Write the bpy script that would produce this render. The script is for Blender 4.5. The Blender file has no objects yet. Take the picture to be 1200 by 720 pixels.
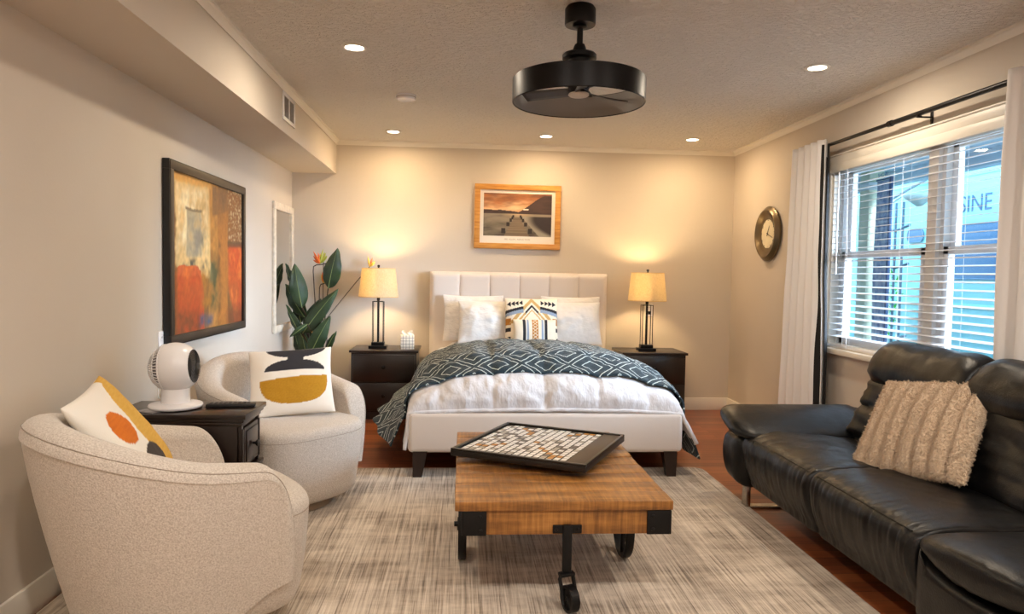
import bpy, bmesh, math, random
from math import sin, cos, pi, radians, sqrt, exp, atan2
from mathutils import Vector, Matrix, noise as mnoise
random.seed(7)
SKY, EXPO, SUN = 3.4, 0.50, 36.0
S = bpy.context.scene
COL = S.collection

# ------------------------------------------------------------------ helpers
def lin(h, k=1.0):
    h = h.lstrip('#')
    o = []
    for i in (0, 2, 4):
        c = int(h[i:i+2], 16) / 255
        o.append((c / 12.92 if c <= .04045 else ((c + .055) / 1.055) ** 2.4) * k)
    return tuple(o) + (1.0,)

def clamp(x, a=0.0, b=1.0): return max(a, min(b, x))
def sstep(a, b, x):
    t = clamp((x - a) / (b - a)) if a != b else float(x > a)
    return t * t * (3 - 2 * t)
def mix(a, b, t): return tuple(a[i] * (1 - t) + b[i] * t for i in range(len(a)))
def nz(x, y=0.0, z=0.0): return mnoise.noise(Vector((x, y, z)))
def fbm(x, y=0.0, z=0.0, o=4):
    s, a = 0.0, 1.0
    for _ in range(o):
        s += a * nz(x, y, z); x, y, z, a = x * 2.03, y * 2.03, z * 2.03, a * .5
    return s

class NT:
    """tiny node-tree helper"""
    def __init__(self, name):
        self.m = bpy.data.materials.new(name); self.m.use_nodes = True
        self.t = self.m.node_tree
        self.b = next(n for n in self.t.nodes if n.type == 'BSDF_PRINCIPLED')
        self.out = next(n for n in self.t.nodes if n.type == 'OUTPUT_MATERIAL')
    def n(self, typ, ins=None, **kw):
        x = self.t.nodes.new('ShaderNode' + typ)
        for k, v in kw.items(): setattr(x, k, v)
        for k, v in (ins or {}).items(): self.set(x.inputs[k], v)
        return x
    def set(self, sock, v):
        if isinstance(v, bpy.types.NodeSocket): self.t.links.new(v, sock)
        else: sock.default_value = v
    def p(self, **kw):
        for k, v in kw.items(): self.set(self.b.inputs[k.replace('_', ' ')], v)
    def math(self, op, a, b=None, c=None):
        x = self.n('Math', operation=op)
        self.set(x.inputs[0], a)
        if b is not None: self.set(x.inputs[1], b)
        if c is not None: self.set(x.inputs[2], c)
        return x.outputs[0]
    def ramp(self, fac, stops):
        r = self.n('ValToRGB', {'Fac': fac})
        e = r.color_ramp.elements
        while len(e) < len(stops): e.new(.5)
        for i, (p, c) in enumerate(stops): e[i].position = p; e[i].color = c
        return r.outputs['Color']
    def coord(self, kind='Object', scale=(1, 1, 1), rot=(0, 0, 0), loc=(0, 0, 0)):
        tc = self.n('TexCoord')
        mp = self.n('Mapping', {'Vector': tc.outputs[kind], 'Scale': scale, 'Rotation': rot, 'Location': loc})
        return mp.outputs['Vector']
    def noise(self, vec, scale, detail=4.0, rough=.5):
        return self.n('TexNoise', {'Vector': vec, 'Scale': scale, 'Detail': detail, 'Roughness': rough}).outputs['Fac']
    def bump(self, h, strength=.3, dist=.01, normal=None):
        ins = {'Height': h, 'Strength': strength, 'Distance': dist}
        if normal is not None: ins['Normal'] = normal
        return self.n('Bump', ins).outputs['Normal']
    def mixc(self, f, a, b, blend='MIX'):
        x = self.n('Mix', data_type='RGBA', blend_type=blend)
        self.set(x.inputs[0], f); self.set(x.inputs[6], a); self.set(x.inputs[7], b)
        return x.outputs[2]

def mat(name, col, rough=.6, metal=0.0, bump=None, var=0.0, vscale=3.0, spec=None, sheen=0.0, coat=0.0):
    """plain principled material; bump=(scale,strength,distance); var = colour mottling"""
    t = NT(name)
    c = lin(col) if isinstance(col, str) else tuple(col) + (1,)
    t.p(Roughness=rough, Metallic=metal)
    if var:
        f = t.noise(t.coord(), vscale, 5)
        t.p(Base_Color=t.ramp(f, [(.3, tuple(x * (1 - var) for x in c[:3]) + (1,)), (.7, tuple(min(1, x * (1 + var)) for x in c[:3]) + (1,))]))
    else: t.p(Base_Color=c)
    if spec is not None: t.p(Specular_IOR_Level=spec)
    if sheen: t.p(Sheen_Weight=sheen)
    if coat: t.p(Coat_Weight=coat)
    if bump: t.p(Normal=t.bump(t.noise(t.coord(), bump[0], 3), bump[1], bump[2]))
    return t.m

def emis(name, col, strength):
    t = NT(name); t.p(Base_Color=(0, 0, 0, 1), Emission_Color=lin(col), Emission_Strength=strength); return t.m

# ---- bmesh builders
def merge(bm, tmp, M=None):
    if M is not None: bmesh.ops.transform(tmp, matrix=M, verts=tmp.verts)
    me = bpy.data.meshes.new('tmp'); tmp.to_mesh(me); tmp.free()
    bm.from_mesh(me); bpy.data.meshes.remove(me)
def T(x, y, z): return Matrix.Translation((x, y, z))
def RX(a): return Matrix.Rotation(a, 4, 'X')
def RY(a): return Matrix.Rotation(a, 4, 'Y')
def RZ(a): return Matrix.Rotation(a, 4, 'Z')
def bx(bm, x0, x1, y0, y1, z0, z1, r=0.0, seg=2, M=None):
    t = bmesh.new(); bmesh.ops.create_cube(t, size=1)
    for v in t.verts:
        v.co = Vector(((x0 + x1) / 2 + v.co.x * (x1 - x0), (y0 + y1) / 2 + v.co.y * (y1 - y0), (z0 + z1) / 2 + v.co.z * (z1 - z0)))
    if r: bmesh.ops.bevel(t, geom=t.edges[:], offset=r, segments=seg, profile=.5, affect='EDGES')
    merge(bm, t, M)
def tube(bm, pts, r, n=8, closed=False, M=None):
    pts = [Vector(p) for p in pts]; k = len(pts)
    rr = r if isinstance(r, (list, tuple)) else [r] * k
    t = bmesh.new(); rings = []; up = None
    for i, p in enumerate(pts):
        a = pts[(i - 1) % k] if (closed or i) else p
        b = pts[(i + 1) % k] if (closed or i < k - 1) else p
        d = (b - a).normalized()
        if up is None: up = Vector((0, 0, 1)) if abs(d.z) < .9 else Vector((1, 0, 0))
        x = up.cross(d)
        if x.length < 1e-6: x = Vector((0, 1, 0)).cross(d)
        x.normalize(); y = d.cross(x); up = y
        rings.append([t.verts.new(p + (x * cos(2 * pi * j / n) + y * sin(2 * pi * j / n)) * rr[i]) for j in range(n)])
    for i in range(k if closed else k - 1):
        A, B = rings[i], rings[(i + 1) % k]
        for j in range(n): t.faces.new((A[j], A[(j + 1) % n], B[(j + 1) % n], B[j]))
    if not closed: t.faces.new(rings[0][::-1]); t.faces.new(rings[-1])
    merge(bm, t, M)
def lathe(bm, prof, n=40, M=None, closed=False):
    t = bmesh.new(); rings = []
    for r, z in prof:
        if r < 1e-6: rings.append([t.verts.new((0, 0, z))])
        else: rings.append([t.verts.new((r * cos(2 * pi * j / n), r * sin(2 * pi * j / n), z)) for j in range(n)])
    seq = list(zip(rings, rings[1:] + ([rings[0]] if closed else [])))
    if not closed: seq = seq[:len(rings) - 1]
    for A, B in seq:
        for j in range(n):
            q = (j + 1) % n
            if len(A) == 1 and len(B) == 1: continue
            if len(A) == 1: t.faces.new((A[0], B[q], B[j]))
            elif len(B) == 1: t.faces.new((A[j], A[q], B[0]))
            else: t.faces.new((A[j], A[q], B[q], B[j]))
    bmesh.ops.recalc_face_normals(t, faces=t.faces)
    merge(bm, t, M)
def grid(bm, fn, nu, nv, cu=False, cv=False, capu=False, M=None, uv=None, recalc=False):
    """fn(u,v)->(x,y,z) with u,v in 0..1; cu/cv closed; capu closes the u ends with an n-gon"""
    t = bmesh.new()
    UL = t.loops.layers.uv.new('UVMap')
    V = []
    for i in range(nu + (0 if cu else 1)):
        V.append([t.verts.new(fn(i / nu, j / nv)) for j in range(nv + (0 if cv else 1))])
    mu, mv = len(V), len(V[0])
    for i in range(nu):
        for j in range(nv):
            f = t.faces.new((V[i][j], V[(i + 1) % mu][j], V[(i + 1) % mu][(j + 1) % mv], V[i][(j + 1) % mv]))
            for l, (a, b) in zip(f.loops, ((i, j), (i + 1, j), (i + 1, j + 1), (i, j + 1))):
                l[UL].uv = uv(a / nu, b / nv) if uv else (a / nu, b / nv)
    if capu: t.faces.new(V[0][::-1]); t.faces.new(V[-1])
    if recalc: bmesh.ops.recalc_face_normals(t, faces=t.faces)
    merge(bm, t, M)
def prism(bm, poly, h0, h1, M=None):
    """2-D polygon in XY extruded z h0..h1"""
    t = bmesh.new()
    a = [t.verts.new((x, y, h0)) for x, y in poly]; b = [t.verts.new((x, y, h1)) for x, y in poly]; k = len(poly)
    t.faces.new(a[::-1]); t.faces.new(b)
    for i in range(k): t.faces.new((a[i], a[(i + 1) % k], b[(i + 1) % k], b[i]))
    bmesh.ops.recalc_face_normals(t, faces=t.faces)
    merge(bm, t, M)
def rrect(x0, x1, y0, y1, r, n=6):
    o = []
    for cx, cy, a in ((x1 - r, y1 - r, 0), (x0 + r, y1 - r, 90), (x0 + r, y0 + r, 180), (x1 - r, y0 + r, 270)):
        for i in range(n + 1):
            q = radians(a + 90 * i / n); o.append((cx + r * cos(q), cy + r * sin(q)))
    return o
def text_bm(bm, body, size, depth, M, align='CENTER'):
    c = bpy.data.curves.new('txt', 'FONT'); c.body = body; c.size = size; c.extrude = depth
    c.align_x = align; c.align_y = 'CENTER'
    o = bpy.data.objects.new('txt', c); COL.objects.link(o)
    me = bpy.data.meshes.new_from_object(o.evaluated_get(bpy.context.evaluated_depsgraph_get()))
    t = bmesh.new(); t.from_mesh(me)
    bpy.data.objects.remove(o); bpy.data.curves.remove(c); bpy.data.meshes.remove(me)
    merge(bm, t, M)

def obj(name, bm, m, parent=None, world=False, smooth=40, loc=None, M=None):
    if world and parent is not None: bmesh.ops.translate(bm, verts=bm.verts, vec=-parent.location)
    for e in bm.edges:
        e.smooth = not (len(e.link_faces) == 2 and e.calc_face_angle(0) > radians(smooth))
    for f in bm.faces: f.smooth = True
    me = bpy.data.meshes.new(name); bm.to_mesh(me); bm.free()
    me.materials.append(m)
    o = bpy.data.objects.new(name, me); COL.objects.link(o)
    if parent is not None: o.parent = parent
    if loc is not None: o.location = loc
    if M is not None: o.matrix_local = M
    return o
def tag(o, label, cat, group=None, kind=None):
    o['label'] = label; o['category'] = cat
    if group: o['group'] = group
    if kind: o['kind'] = kind
    return o
def thing(name, label, cat, loc=(0, 0, 0), rz=0.0, group=None, M=None):
    o = bpy.data.objects.new(name, None); COL.objects.link(o); o.empty_display_size = .05
    o.location = loc; o.rotation_euler = (0, 0, rz)
    if M is not None: o.matrix_world = M
    return tag(o, label, cat, group)
def struct(name, bm, m, smooth=30):
    o = obj(name, bm, m, smooth=smooth); o['kind'] = 'structure'; return o
def dup(root, loc, label, rz=None):
    r = root.copy(); COL.objects.link(r); r.location = loc; r['label'] = label
    if rz is not None: r.rotation_euler = (0, 0, rz)
    for ch in [c for c in bpy.data.objects if c.parent == root]:
        c = ch.copy(); COL.objects.link(c); c.parent = r
        for g in [k for k in bpy.data.objects if k.parent == ch]:
            d = g.copy(); COL.objects.link(d); d.parent = c
    return r
def B(): return bmesh.new()
def vcol(o, fn):
    """colour attribute from the mesh's UVMap, fn(u,v)->linear rgb (printed artwork)"""
    me = o.data; a = me.color_attributes.new('print', 'FLOAT_COLOR', 'CORNER')
    uv = me.uv_layers['UVMap'].data
    cache = {}
    for i in range(len(uv)):
        k = (round(uv[i].uv[0], 5), round(uv[i].uv[1], 5))
        if k not in cache: cache[k] = tuple(fn(*k))[:3] + (1.0,)
        a.data[i].color = cache[k]
def print_mat(name, rough=.6, bump=None, coat=0.0):
    t = NT(name); c = t.n('VertexColor', layer_name='print')
    t.p(Base_Color=c.outputs['Color'], Roughness=rough, Coat_Weight=coat)
    if bump: t.p(Normal=t.bump(t.noise(t.coord(), bump[0], 3), bump[1], bump[2]))
    return t.m

# ------------------------------------------------------------------ room constants (metres)
XW, XS, XR, YB, YF, ZC, ZS = -1.553, -1.157, 2.555, 6.585, -2.3, 2.46, 2.156
YAW, PITCH, ROLL, FPX, CAMH = .0705, .0467, .0169, 829.0, 1.27

# ------------------------------------------------------------------ materials
def wall_mat():
    t = NT('painted wall'); v = t.coord()
    t.p(Base_Color=t.ramp(t.noise(v, 1.3, 3), [(.3, lin('#cbc0b2')), (.7, lin('#cfc5b8'))]), Roughness=.75)
    t.p(Normal=t.bump(t.noise(v, 90, 3), .12, .003)); return t.m
def ceil_mat():
    t = NT('knockdown ceiling'); v = t.coord()
    f = t.noise(v, 38, 4, .55)
    h = t.ramp(t.noise(t.coord(scale=(1, 1.5, 1)), 30, 5, .6), [(.44, (0, 0, 0, 1)), (.58, (1, 1, 1, 1))])
    t.p(Base_Color=lin('#ebe5dc'), Roughness=.85, Normal=t.bump(h, .8, .013)); return t.m
M_wall, M_ceil = wall_mat(), ceil_mat()
M_trim = mat('white trim paint', '#e9e3d8', .4)
def floor_mat():
    t = NT('red brown hardwood'); v = t.coord()
    br = t.n('TexBrick', {'Vector': v, 'Color1': (0.15, 0.15, .15, 1), 'Color2': (.85, .85, .85, 1), 'Mortar': (0, 0, 0, 1), 'Scale': 1.0,
                          'Mortar Size': .0015, 'Brick Width': 1.25, 'Row Height': .085, 'Bias': 0.0}, offset=.37)
    g = t.noise(t.coord(scale=(2.2, 42, 1)), 1.0, 6, .6)
    f = t.math('ADD', t.math('MULTIPLY', br.outputs['Color'], .45), t.math('MULTIPLY', g, .6))
    c = t.ramp(f, [(.25, lin('#56291a')), (.5, lin('#8a4a2a')), (.85, lin('#b06a3c'))])
    c = t.mixc(br.outputs['Fac'], c, (.02, .008, .004, 1))
    t.p(Base_Color=c, Roughness=.28, Normal=t.bump(br.outputs['Fac'], -.3, .002)); return t.m
M_floor = floor_mat()
M_black = mat('matte black metal', '#141213', .38, 0.6)
M_iron = mat('cast iron', '#131213', .5, .5, bump=(60, .25, .003))
M_esp = mat('espresso wood', '#1b0f0c', .32, bump=(9, .08, .002), coat=.25)
M_chrome = mat('brushed chrome', '#b9b2aa', .22, 1.0)
M_white = mat('white plastic', '#f0eff2', .25)
M_linen_white = mat('white linen', '#dedbdc', .85, bump=(160, .15, .002), sheen=.2)
M_bedfab = mat('cream upholstery', '#d8cec6', .8, bump=(260, .25, .002), sheen=.25)
M_headfab = M_bedfab
def boucle_mat():
    t = NT('oatmeal boucle'); v = t.coord()
    n1 = t.noise(v, 210, 2); n2 = t.noise(v, 70, 3)
    t.p(Base_Color=t.ramp(n1, [(.3, lin('#b4a89c')), (.65, lin('#d5ccc2'))]), Roughness=.9, Sheen_Weight=.3,
        Normal=t.bump(t.math('ADD', n1, t.math('MULTIPLY', n2, .5)), .55, .004)); return t.m
M_boucle = boucle_mat()
def leather_mat():
    t = NT('black leather'); v = t.coord()
    n1 = t.noise(v, 14, 4); n2 = t.n('TexVoronoi', {'Vector': v, 'Scale': 190.0}).outputs['Distance']
    t.p(Base_Color=(.0035, .0035, .004, 1), Roughness=t.ramp(n1, [(.3, (.30,) * 3 + (1,)), (.7, (.42,) * 3 + (1,))]), Specular_IOR_Level=.34,
        Normal=t.bump(t.math('ADD', t.math('MULTIPLY', n1, .8), t.math('MULTIPLY', n2, .12)), .25, .012)); return t.m
M_leather = leather_mat()
M_seam = mat('black seam thread', '#080808', .7)

# ------------------------------------------------------------------ the setting
b = B(); bx(b, -1.75, 2.75, YF - .1, YB + .1, -.1, 0); struct('floor', b, M_floor)
b = B(); bx(b, -1.75, 2.75, YF - .1, YB + .1, ZC, ZC + .1); struct('ceiling', b, M_ceil)
b = B(); bx(b, XW - .12, XW, YF, YB, 0, ZC); struct('wall_left', b, M_wall)
b = B(); bx(b, XW, XS, YF, YB, ZS, ZC); struct('wall_soffit', b, M_wall)
b = B(); bx(b, XW - .12, XR + .14, YB, YB + .1, 0, ZC); struct('wall_back', b, M_wall)
b = B(); bx(b, XW - .12, XR + .14, YF - .1, YF, 0, ZC); struct('wall_front', b, M_wall)
WY0, WY1, WZ0, WZ1 = 2.74, 4.775, .80, 2.055       # window opening
b = B()
bx(b, XR, XR + .14, YF, WY0, 0, ZC); bx(b, XR, XR + .14, WY1, YB, 0, ZC)
bx(b, XR, XR + .14, WY0, WY1, 0, WZ0); bx(b, XR, XR + .14, WY0, WY1, WZ1, ZC)
struct('wall_right', b, M_wall)
b = B(); xo = XR + .14
bx(b, xo, xo + .02, YF, WY0, -.15, ZC); bx(b, xo, xo + .02, WY1, 12, -.15, ZC); bx(b, xo, xo + .02, WY0, WY1, -.15, WZ0); bx(b, xo, xo + .02, WY0, WY1, WZ1, ZC)
struct('wall_bounce_cut', b, mat('dark bounce cut cladding', '#4b5257', .7))  # unseen dark cladding, added to cut sunlight bounced onto the porch
# crown mouldings: small stepped profile swept along each run
def crown(name, axis, a0, a1, c, sgn):
    b = B(); prof = [(0, 0), (0, -.042), (.006, -.045), (.010, -.030), (.022, -.014), (.034, -.010), (.036, 0)]
    t = bmesh.new(); k = len(prof); A, Bv = [], []
    for d, z in prof:
        if axis == 'y': A.append(t.verts.new((c + sgn * d, a0, ZC + z))); Bv.append(t.verts.new((c + sgn * d, a1, ZC + z)))
        else: A.append(t.verts.new((a0, c + sgn * d, ZC + z))); Bv.append(t.verts.new((a1, c + sgn * d, ZC + z)))
    for i in range(k): t.faces.new((A[i], A[(i + 1) % k], Bv[(i + 1) % k], Bv[i]))
    t.faces.new(A); t.faces.new(Bv); bmesh.ops.recalc_face_normals(t, faces=t.faces); merge(b, t)
    return struct(name, b, M_trim)
crown('trim_1', 'y', YF, YB, XS, 1); crown('trim_2', 'x', XS, XR, YB, -1); crown('trim_3', 'y', YF, YB, XR, -1)
def base(name, x0, x1, y0, y1):
    b = B(); bx(b, x0, x1, y0, y1, 0, .118, .004)
    return struct(name, b, M_trim)
base('baseboard_left', XW, XW + .014, YF, YB); base('baseboard_back', XW, XR, YB - .014, YB); base('baseboard_right', XR - .014, XR, YF, YB)

# window: casing, apron, twin double-hung sashes with glass
def window():
    b = B(); x = XR
    # casing boards on the wall
    bx(b, x - .018, x, WY1, WY1 + .075, WZ0 - .05, WZ1 + .05, .003)
    bx(b, x - .018, x, WY0 - .075, WY0, WZ0 - .05, WZ1 + .05, .003)
    bx(b, x - .022, x, WY0 - .075, WY1 + .075, WZ1, WZ1 + .06, .004)
    bx(b, x - .03, x, WY0 - .085, WY1 + .085, WZ1 + .055, WZ1 + .066, .003)
    bx(b, x - .05, x, WY0 - .085, WY1 + .085, WZ0 - .035, WZ0, .006)      # stool
    # jamb liners
    bx(b, x, x + .14, WY1 - .02, WY1, WZ0, WZ1); bx(b, x, x + .14, WY0, WY0 + .02, WZ0, WZ1)
    bx(b, x, x + .14, WY0, WY1, WZ1 - .02, WZ1); bx(b, x, x + .14, WY0, WY1, WZ0, WZ0 + .03)
    return struct('trim_4', b, M_trim)
window()
M_vinyl = mat('white vinyl', '#d9d8d6', .35)
def glass_mat():
    t = NT('window glass')
    tr = t.n('BsdfTransparent', {'Color': (.96, .98, .98, 1)}); gl = t.n('BsdfGlossy', {'Roughness': .02})
    fr = t.n('Fresnel', {'IOR': 1.45})
    mx = t.n('MixShader', {0: t.math('MULTIPLY', fr.outputs[0], .06), 1: tr.outputs[0], 2: gl.outputs[0]})
    t.t.links.new(mx.outputs[0], t.out.inputs[0]); return t.m
M_glass = glass_mat()
def sash(n, y0, y1):
    b = B(); xi, xo = XR + .055, XR + .125; f = .045
    bx(b, xi, xo, y0, y0 + .03, WZ0 + .03, WZ1 - .02); bx(b, xi, xo, y1 - .03, y1, WZ0 + .03, WZ1 - .02)
    zm = 1.435
    for (xa, xb, z0, z1) in ((xi + .035, xo, zm - .02, WZ1 - .02), (xi, xi + .033, WZ0 + .03, zm + .025)):
        bx(b, xa, xb, y0 + .03, y0 + .03 + f, z0, z1, .004); bx(b, xa, xb, y1 - .03 - f, y1 - .03, z0, z1, .004)
        bx(b, xa, xb, y0 + .03, y1 - .03, z1 - f, z1, .004); bx(b, xa, xb, y0 + .03, y1 - .03, z0, z0 + f, .004)
    o = struct('window_%d' % n, b, M_vinyl)
    g = B(); bx(g, xi + .05, xi + .054, y0 + .06, y1 - .06, zm, WZ1 - .05); bx(g, xi + .014, xi + .018, y0 + .06, y1 - .06, WZ0 + .06, zm)
    obj('window_pane', g, M_glass, o)
YM = 3.765
sash(1, YM + .042, WY1 - .02); sash(2, WY0 + .02, YM - .042)
b = B(); bx(b, XR + .03, XR + .13, YM - .042, YM + .042, WZ0, WZ1, .004); struct('trim_5', b, M_vinyl)

# ------------------------------------------------------------------ camera
cam = bpy.data.cameras.new('camera'); co = bpy.data.objects.new('camera', cam); COL.objects.link(co)
f = Vector((sin(YAW) * cos(PITCH), cos(YAW) * cos(PITCH), -sin(PITCH)))
r0 = Vector((cos(YAW), -sin(YAW), 0)); u0 = r0.cross(f)
r = cos(ROLL) * r0 + sin(ROLL) * u0; u = r.cross(f)
co.matrix_world = Matrix(((r.x, u.x, -f.x, 0), (r.y, u.y, -f.y, 0), (r.z, u.z, -f.z, CAMH), (0, 0, 0, 1)))
cam.sensor_width = 36; cam.lens = 36 * FPX / 1200; cam.clip_start = .02
S.camera = co
AXR, AXU, AXF = r.copy(), u.copy(), f.copy()
# ------------------------------------------------------------------ rug
def rug_mat():
    t = NT('distressed woven rug')
    v = t.coord(scale=(1, 1, 1))
    s1 = t.noise(t.coord(scale=(85, 1.3, 1)), 1.0, 4, .7)
    s2 = t.noise(t.coord(scale=(210, 4.0, 1)), 1.0, 2, .5)
    p1 = t.noise(t.coord(scale=(1.8, 4.5, 1)), 1.0, 5, .62)
    p2 = t.noise(t.coord(scale=(4.0, 14.0, 1), loc=(4, 2, 0)), 1.0, 6, .7)
    patch = t.ramp(t.math('ADD', t.math('MULTIPLY', p1, .6), t.math('MULTIPLY', p2, .4)), [(.43, (0, 0, 0, 1)), (.62, (1, 1, 1, 1))])
    st = t.math('ADD', t.math('MULTIPLY', s1, .65), t.math('MULTIPLY', s2, .35))
    light = t.ramp(st, [(.36, lin('#857768')), (.46, lin('#c4b5a4')), (.60, lin('#dfd3c4'))])
    dark = t.ramp(st, [(.38, lin('#5d5148')), (.50, lin('#9b8c7d')), (.62, lin('#cdbfae'))])
    t.p(Base_Color=t.mixc(patch, light, dark), Roughness=.95, Sheen_Weight=.15, Normal=t.bump(st, .6, .006)); return t.m
b = B(); prism(b, rrect(-1.525, 1.592, .6, 4.535, .07), .0005, .011)
tag(obj('area_rug', b, rug_mat()), 'large beige and grey distressed rug with streaky pattern on the wood floor', 'rug')

# ------------------------------------------------------------------ armchairs (local: front = +x, left = +y)
def chair_shell():
    b = B(); W, RB = .335, .37
    L1 = .27; pts = []
    # centre line: right arm tip -> back -> left arm tip ; stored as (x,y,nx,ny,dist_from_tip,backness)
    arm = [L1 * (1 - (1 - cos(pi / 2 * i / 14))) for i in range(15)]
    seq = []
    for i in range(24):
        q = 1 - cos(pi / 2 * i / 23) ; seq.append(('a', L1 * (1 - q)))
    N = 40; path = []
    tip = .27
    def arm_pts(sgn):
        o = []
        for i in range(26):
            d = tip * (i / 25) ** 2
            x = tip - d - .03
            o.append((x, sgn * (W - .018 * ((x + .03) / tip) ** 2), 0, sgn, d, 0))
        return o
    right = arm_pts(-1); left = arm_pts(1)[::-1]
    mid = []
    for i in range(1, N):
        a = -pi / 2 + pi * i / N
        mid.append((-.03 - RB * cos(a), W * sin(a), -cos(a), sin(a), 1.0, cos(a)))
    path = right + mid + left
    def sec(P):
        x, y, nx, ny, d, bk = P
        R = .12
        top = .605 + .05 * min(d / .27, 1) + (.135 * bk ** 1.15 if d > .9 else 0)
        if d < R: k = (1 - (1 - d / R) ** 2.5) ** (1 / 2.5)
        else: k = 1.0
        th = .058 * (1 if d > .05 else sqrt(max(0, 1 - (1 - d / .05) ** 2)))
        zb = .05 + .14 * (1 - sstep(0, .27, d)) * (1 if d < .9 else 0)
        zt = zb + (top - zb) * k
        fwd = .018 * (1 - sstep(0, .3, d)) if d < .9 else 0
        o = []
        H = .79
        for (side, q) in ((1, 0), (1, .15), (1, .3), (1, .45), (1, .6), (1, .72), (1, .82), (1, .9)):
            z = zb + (zt - zb) * q
            off = th * 1.03 - .155 * max(0, (zt - .03 - z) / .76) ** 1.3
            o.append((off, z))
        hh = (zt - zb) * .085
        for i in range(0, 13):
            a = pi * i / 12
            o.append((th * 1.03 * cos(a), zb + (zt - zb) * .90 + hh * sin(a) ** .8 if hh > 0 else zb))
        for q in (.9, .8, .65, .5, .35):
            z = zb + (zt - zb) * q
            o.append((-th * (1 if q > .6 else 1) - (.02 * (.9 - q)), z))
        o.append((-th * .6 - .05, zb + .02))
        return [Vector((x + nx * a + fwd * (.8 - z), y + ny * a, z)) for a, z in o]
    secs = [sec(P) for P in path]
    m = len(secs); k = len(secs[0])
    grid(b, lambda u, v: secs[min(m - 1, round(u * (m - 1)))][round(v * k) % k], m - 1, k, cv=True)
    bmesh.ops.remove_doubles(b, verts=b.verts, dist=.0006)
    bmesh.ops.recalc_face_normals(b, faces=b.faces)
    # stitched seam along the outside just under the rolled rim
    sm = []
    for P, sc in zip(path, secs):
        if P[4] < .004: continue
        c = sc[10]; sm.append(Vector((c.x + P[2] * .0008, c.y + P[3] * .0008, c.z + .0008)))
    return b, sm
def chair_seat():
    b = B()
    def plan(s):   # D shaped outline
        pts = []
        for i in range(64):
            a = 2 * pi * i / 64
            ca, sa = cos(a), sin(a)
            e = 2 / 3.6
            x = abs(ca) ** e * (1 if ca > 0 else -1); y = abs(sa) ** e * (1 if sa > 0 else -1)
            if x > 0: px = .06 + x * .30 + .02 * (1 - y * y) * x
            else: px = .06 + x * .30
            py = y * (.305 + .018 * sstep(.1, .3, px))
            pts.append((px, py))
        return pts
    P = plan(1)
    lev = [(.055, .80), (.075, .88), (.12, .925), (.22, .965), (.32, .99), (.38, 1.0), (.405, 1.003), (.42, 1.0), (.436, .985), (.449, .955), (.458, .90), (.463, .8), (.466, .5), (.467, .0)]
    t = len(lev) - 1
    grid(b, lambda u, v: (lambda L, q: (.06 + (q[0] - .06) * L[1], q[1] * L[1], L[0]))(lev[round(u * t)], P[round(v * 64) % 64]), t, 64, cv=True)
    bmesh.ops.remove_doubles(b, verts=b.verts, dist=.0004); bmesh.ops.holes_fill(b, edges=[e for e in b.edges if len(e.link_faces) == 1])
    bmesh.ops.recalc_face_normals(b, faces=b.faces)
    seam = [(.06 + (x - .06) * 1.004, y * 1.004, .404) for x, y in P]
    return b, seam
M_plinth = mat('taupe wood plinth', '#8a7560', .45, var=.12, vscale=12)
M_thread = mat('taupe stitching', '#a3978a', .9)
def armchair(label, loc, rz):
    t = thing('armchair', label, 'armchair', loc, rz, 'cream barrel swivel armchairs')
    t.scale = (1.05, 1.05, 1.0)
    bm, sm = chair_shell(); sh = obj('backrest_shell', bm, M_boucle, t, smooth=60)
    b = B(); tube(b, sm, .0016, 5); obj('rim_seam', b, M_thread, sh)
    bm, se = chair_seat(); st = obj('seat', bm, M_boucle, t, smooth=60)
    b = B(); tube(b, se, .0018, 5, closed=True); obj('seat_seam', b, M_thread, st)
    b = B(); lathe(b, [(0, 0), (.215, 0), (.22, .004), (.22, .056), (0, .056)], 48, T(.06, 0, 0)); obj('plinth_base', b, M_plinth, t)
    return t
C1, A1 = (-.98, 2.565, .0115), radians(36)
C2, A2 = (-.975, 3.92, .0115), radians(-42)
armchair('cream boucle barrel armchair nearest the camera with an orange and yellow dotted pillow', C1, A1)
armchair('cream boucle barrel armchair by the potted plant with a mustard and black pillow', C2, A2)

# ------------------------------------------------------------------ pillows
def pillow_bm(w, h, t, n=44, pinch=.05, exp=.42, seed=0, wr=.006, M=None, fn=None, back=True):
    b = B()
    def side(sg):
        def f(a, c):
            # denser sampling towards the edges
            u = sin((a - .5) * pi); v = sin((c - .5) * pi)
            x = w / 2 * u * (1 - pinch * (1 - v * v)); y = h / 2 * v * (1 - pinch * (1 - u * u))
            e = max(0, (1 - u * u) * (1 - v * v))
            z = t / 2 * e ** exp
            k = e ** .35
            z += sg * 0 + wr * k * fbm(x * 7 + seed, y * 7, sg * 3.1, 3)
            if fn: z += fn(u, v, k) * (1 if sg > 0 else 0)
            return (x, y, sg * z)
        return f
    q = lambda a, c: (.5 + .5 * sin((a - .5) * pi), .5 + .5 * sin((c - .5) * pi))
    grid(b, side(1), n, n, uv=q)
    if back:
        t2 = bmesh.new(); grid(t2, side(-1), n, n, uv=lambda a, c: (-1 - q(a, c)[0], -1 - q(a, c)[1])); bmesh.ops.reverse_faces(t2, faces=t2.faces); merge(b, t2)
    bmesh.ops.remove_doubles(b, verts=b.verts, dist=.0003)
    if M is not None: bmesh.ops.transform(b, matrix=M, verts=b.verts)
    return b
def frame3(x, y, z, c):
    return Matrix(((x[0], y[0], z[0], c[0]), (x[1], y[1], z[1], c[1]), (x[2], y[2], z[2], c[2]), (0, 0, 0, 1)))
def ortho(n, up, c, roll=0.0):
    n = Vector(n).normalized(); x = Vector(up).cross(n).normalized(); y = n.cross(x)
    return frame3(x, y, n, c) @ RZ(roll)
M_print_cloth = print_mat('printed cotton', .9, bump=(230, .3, .003))
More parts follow.
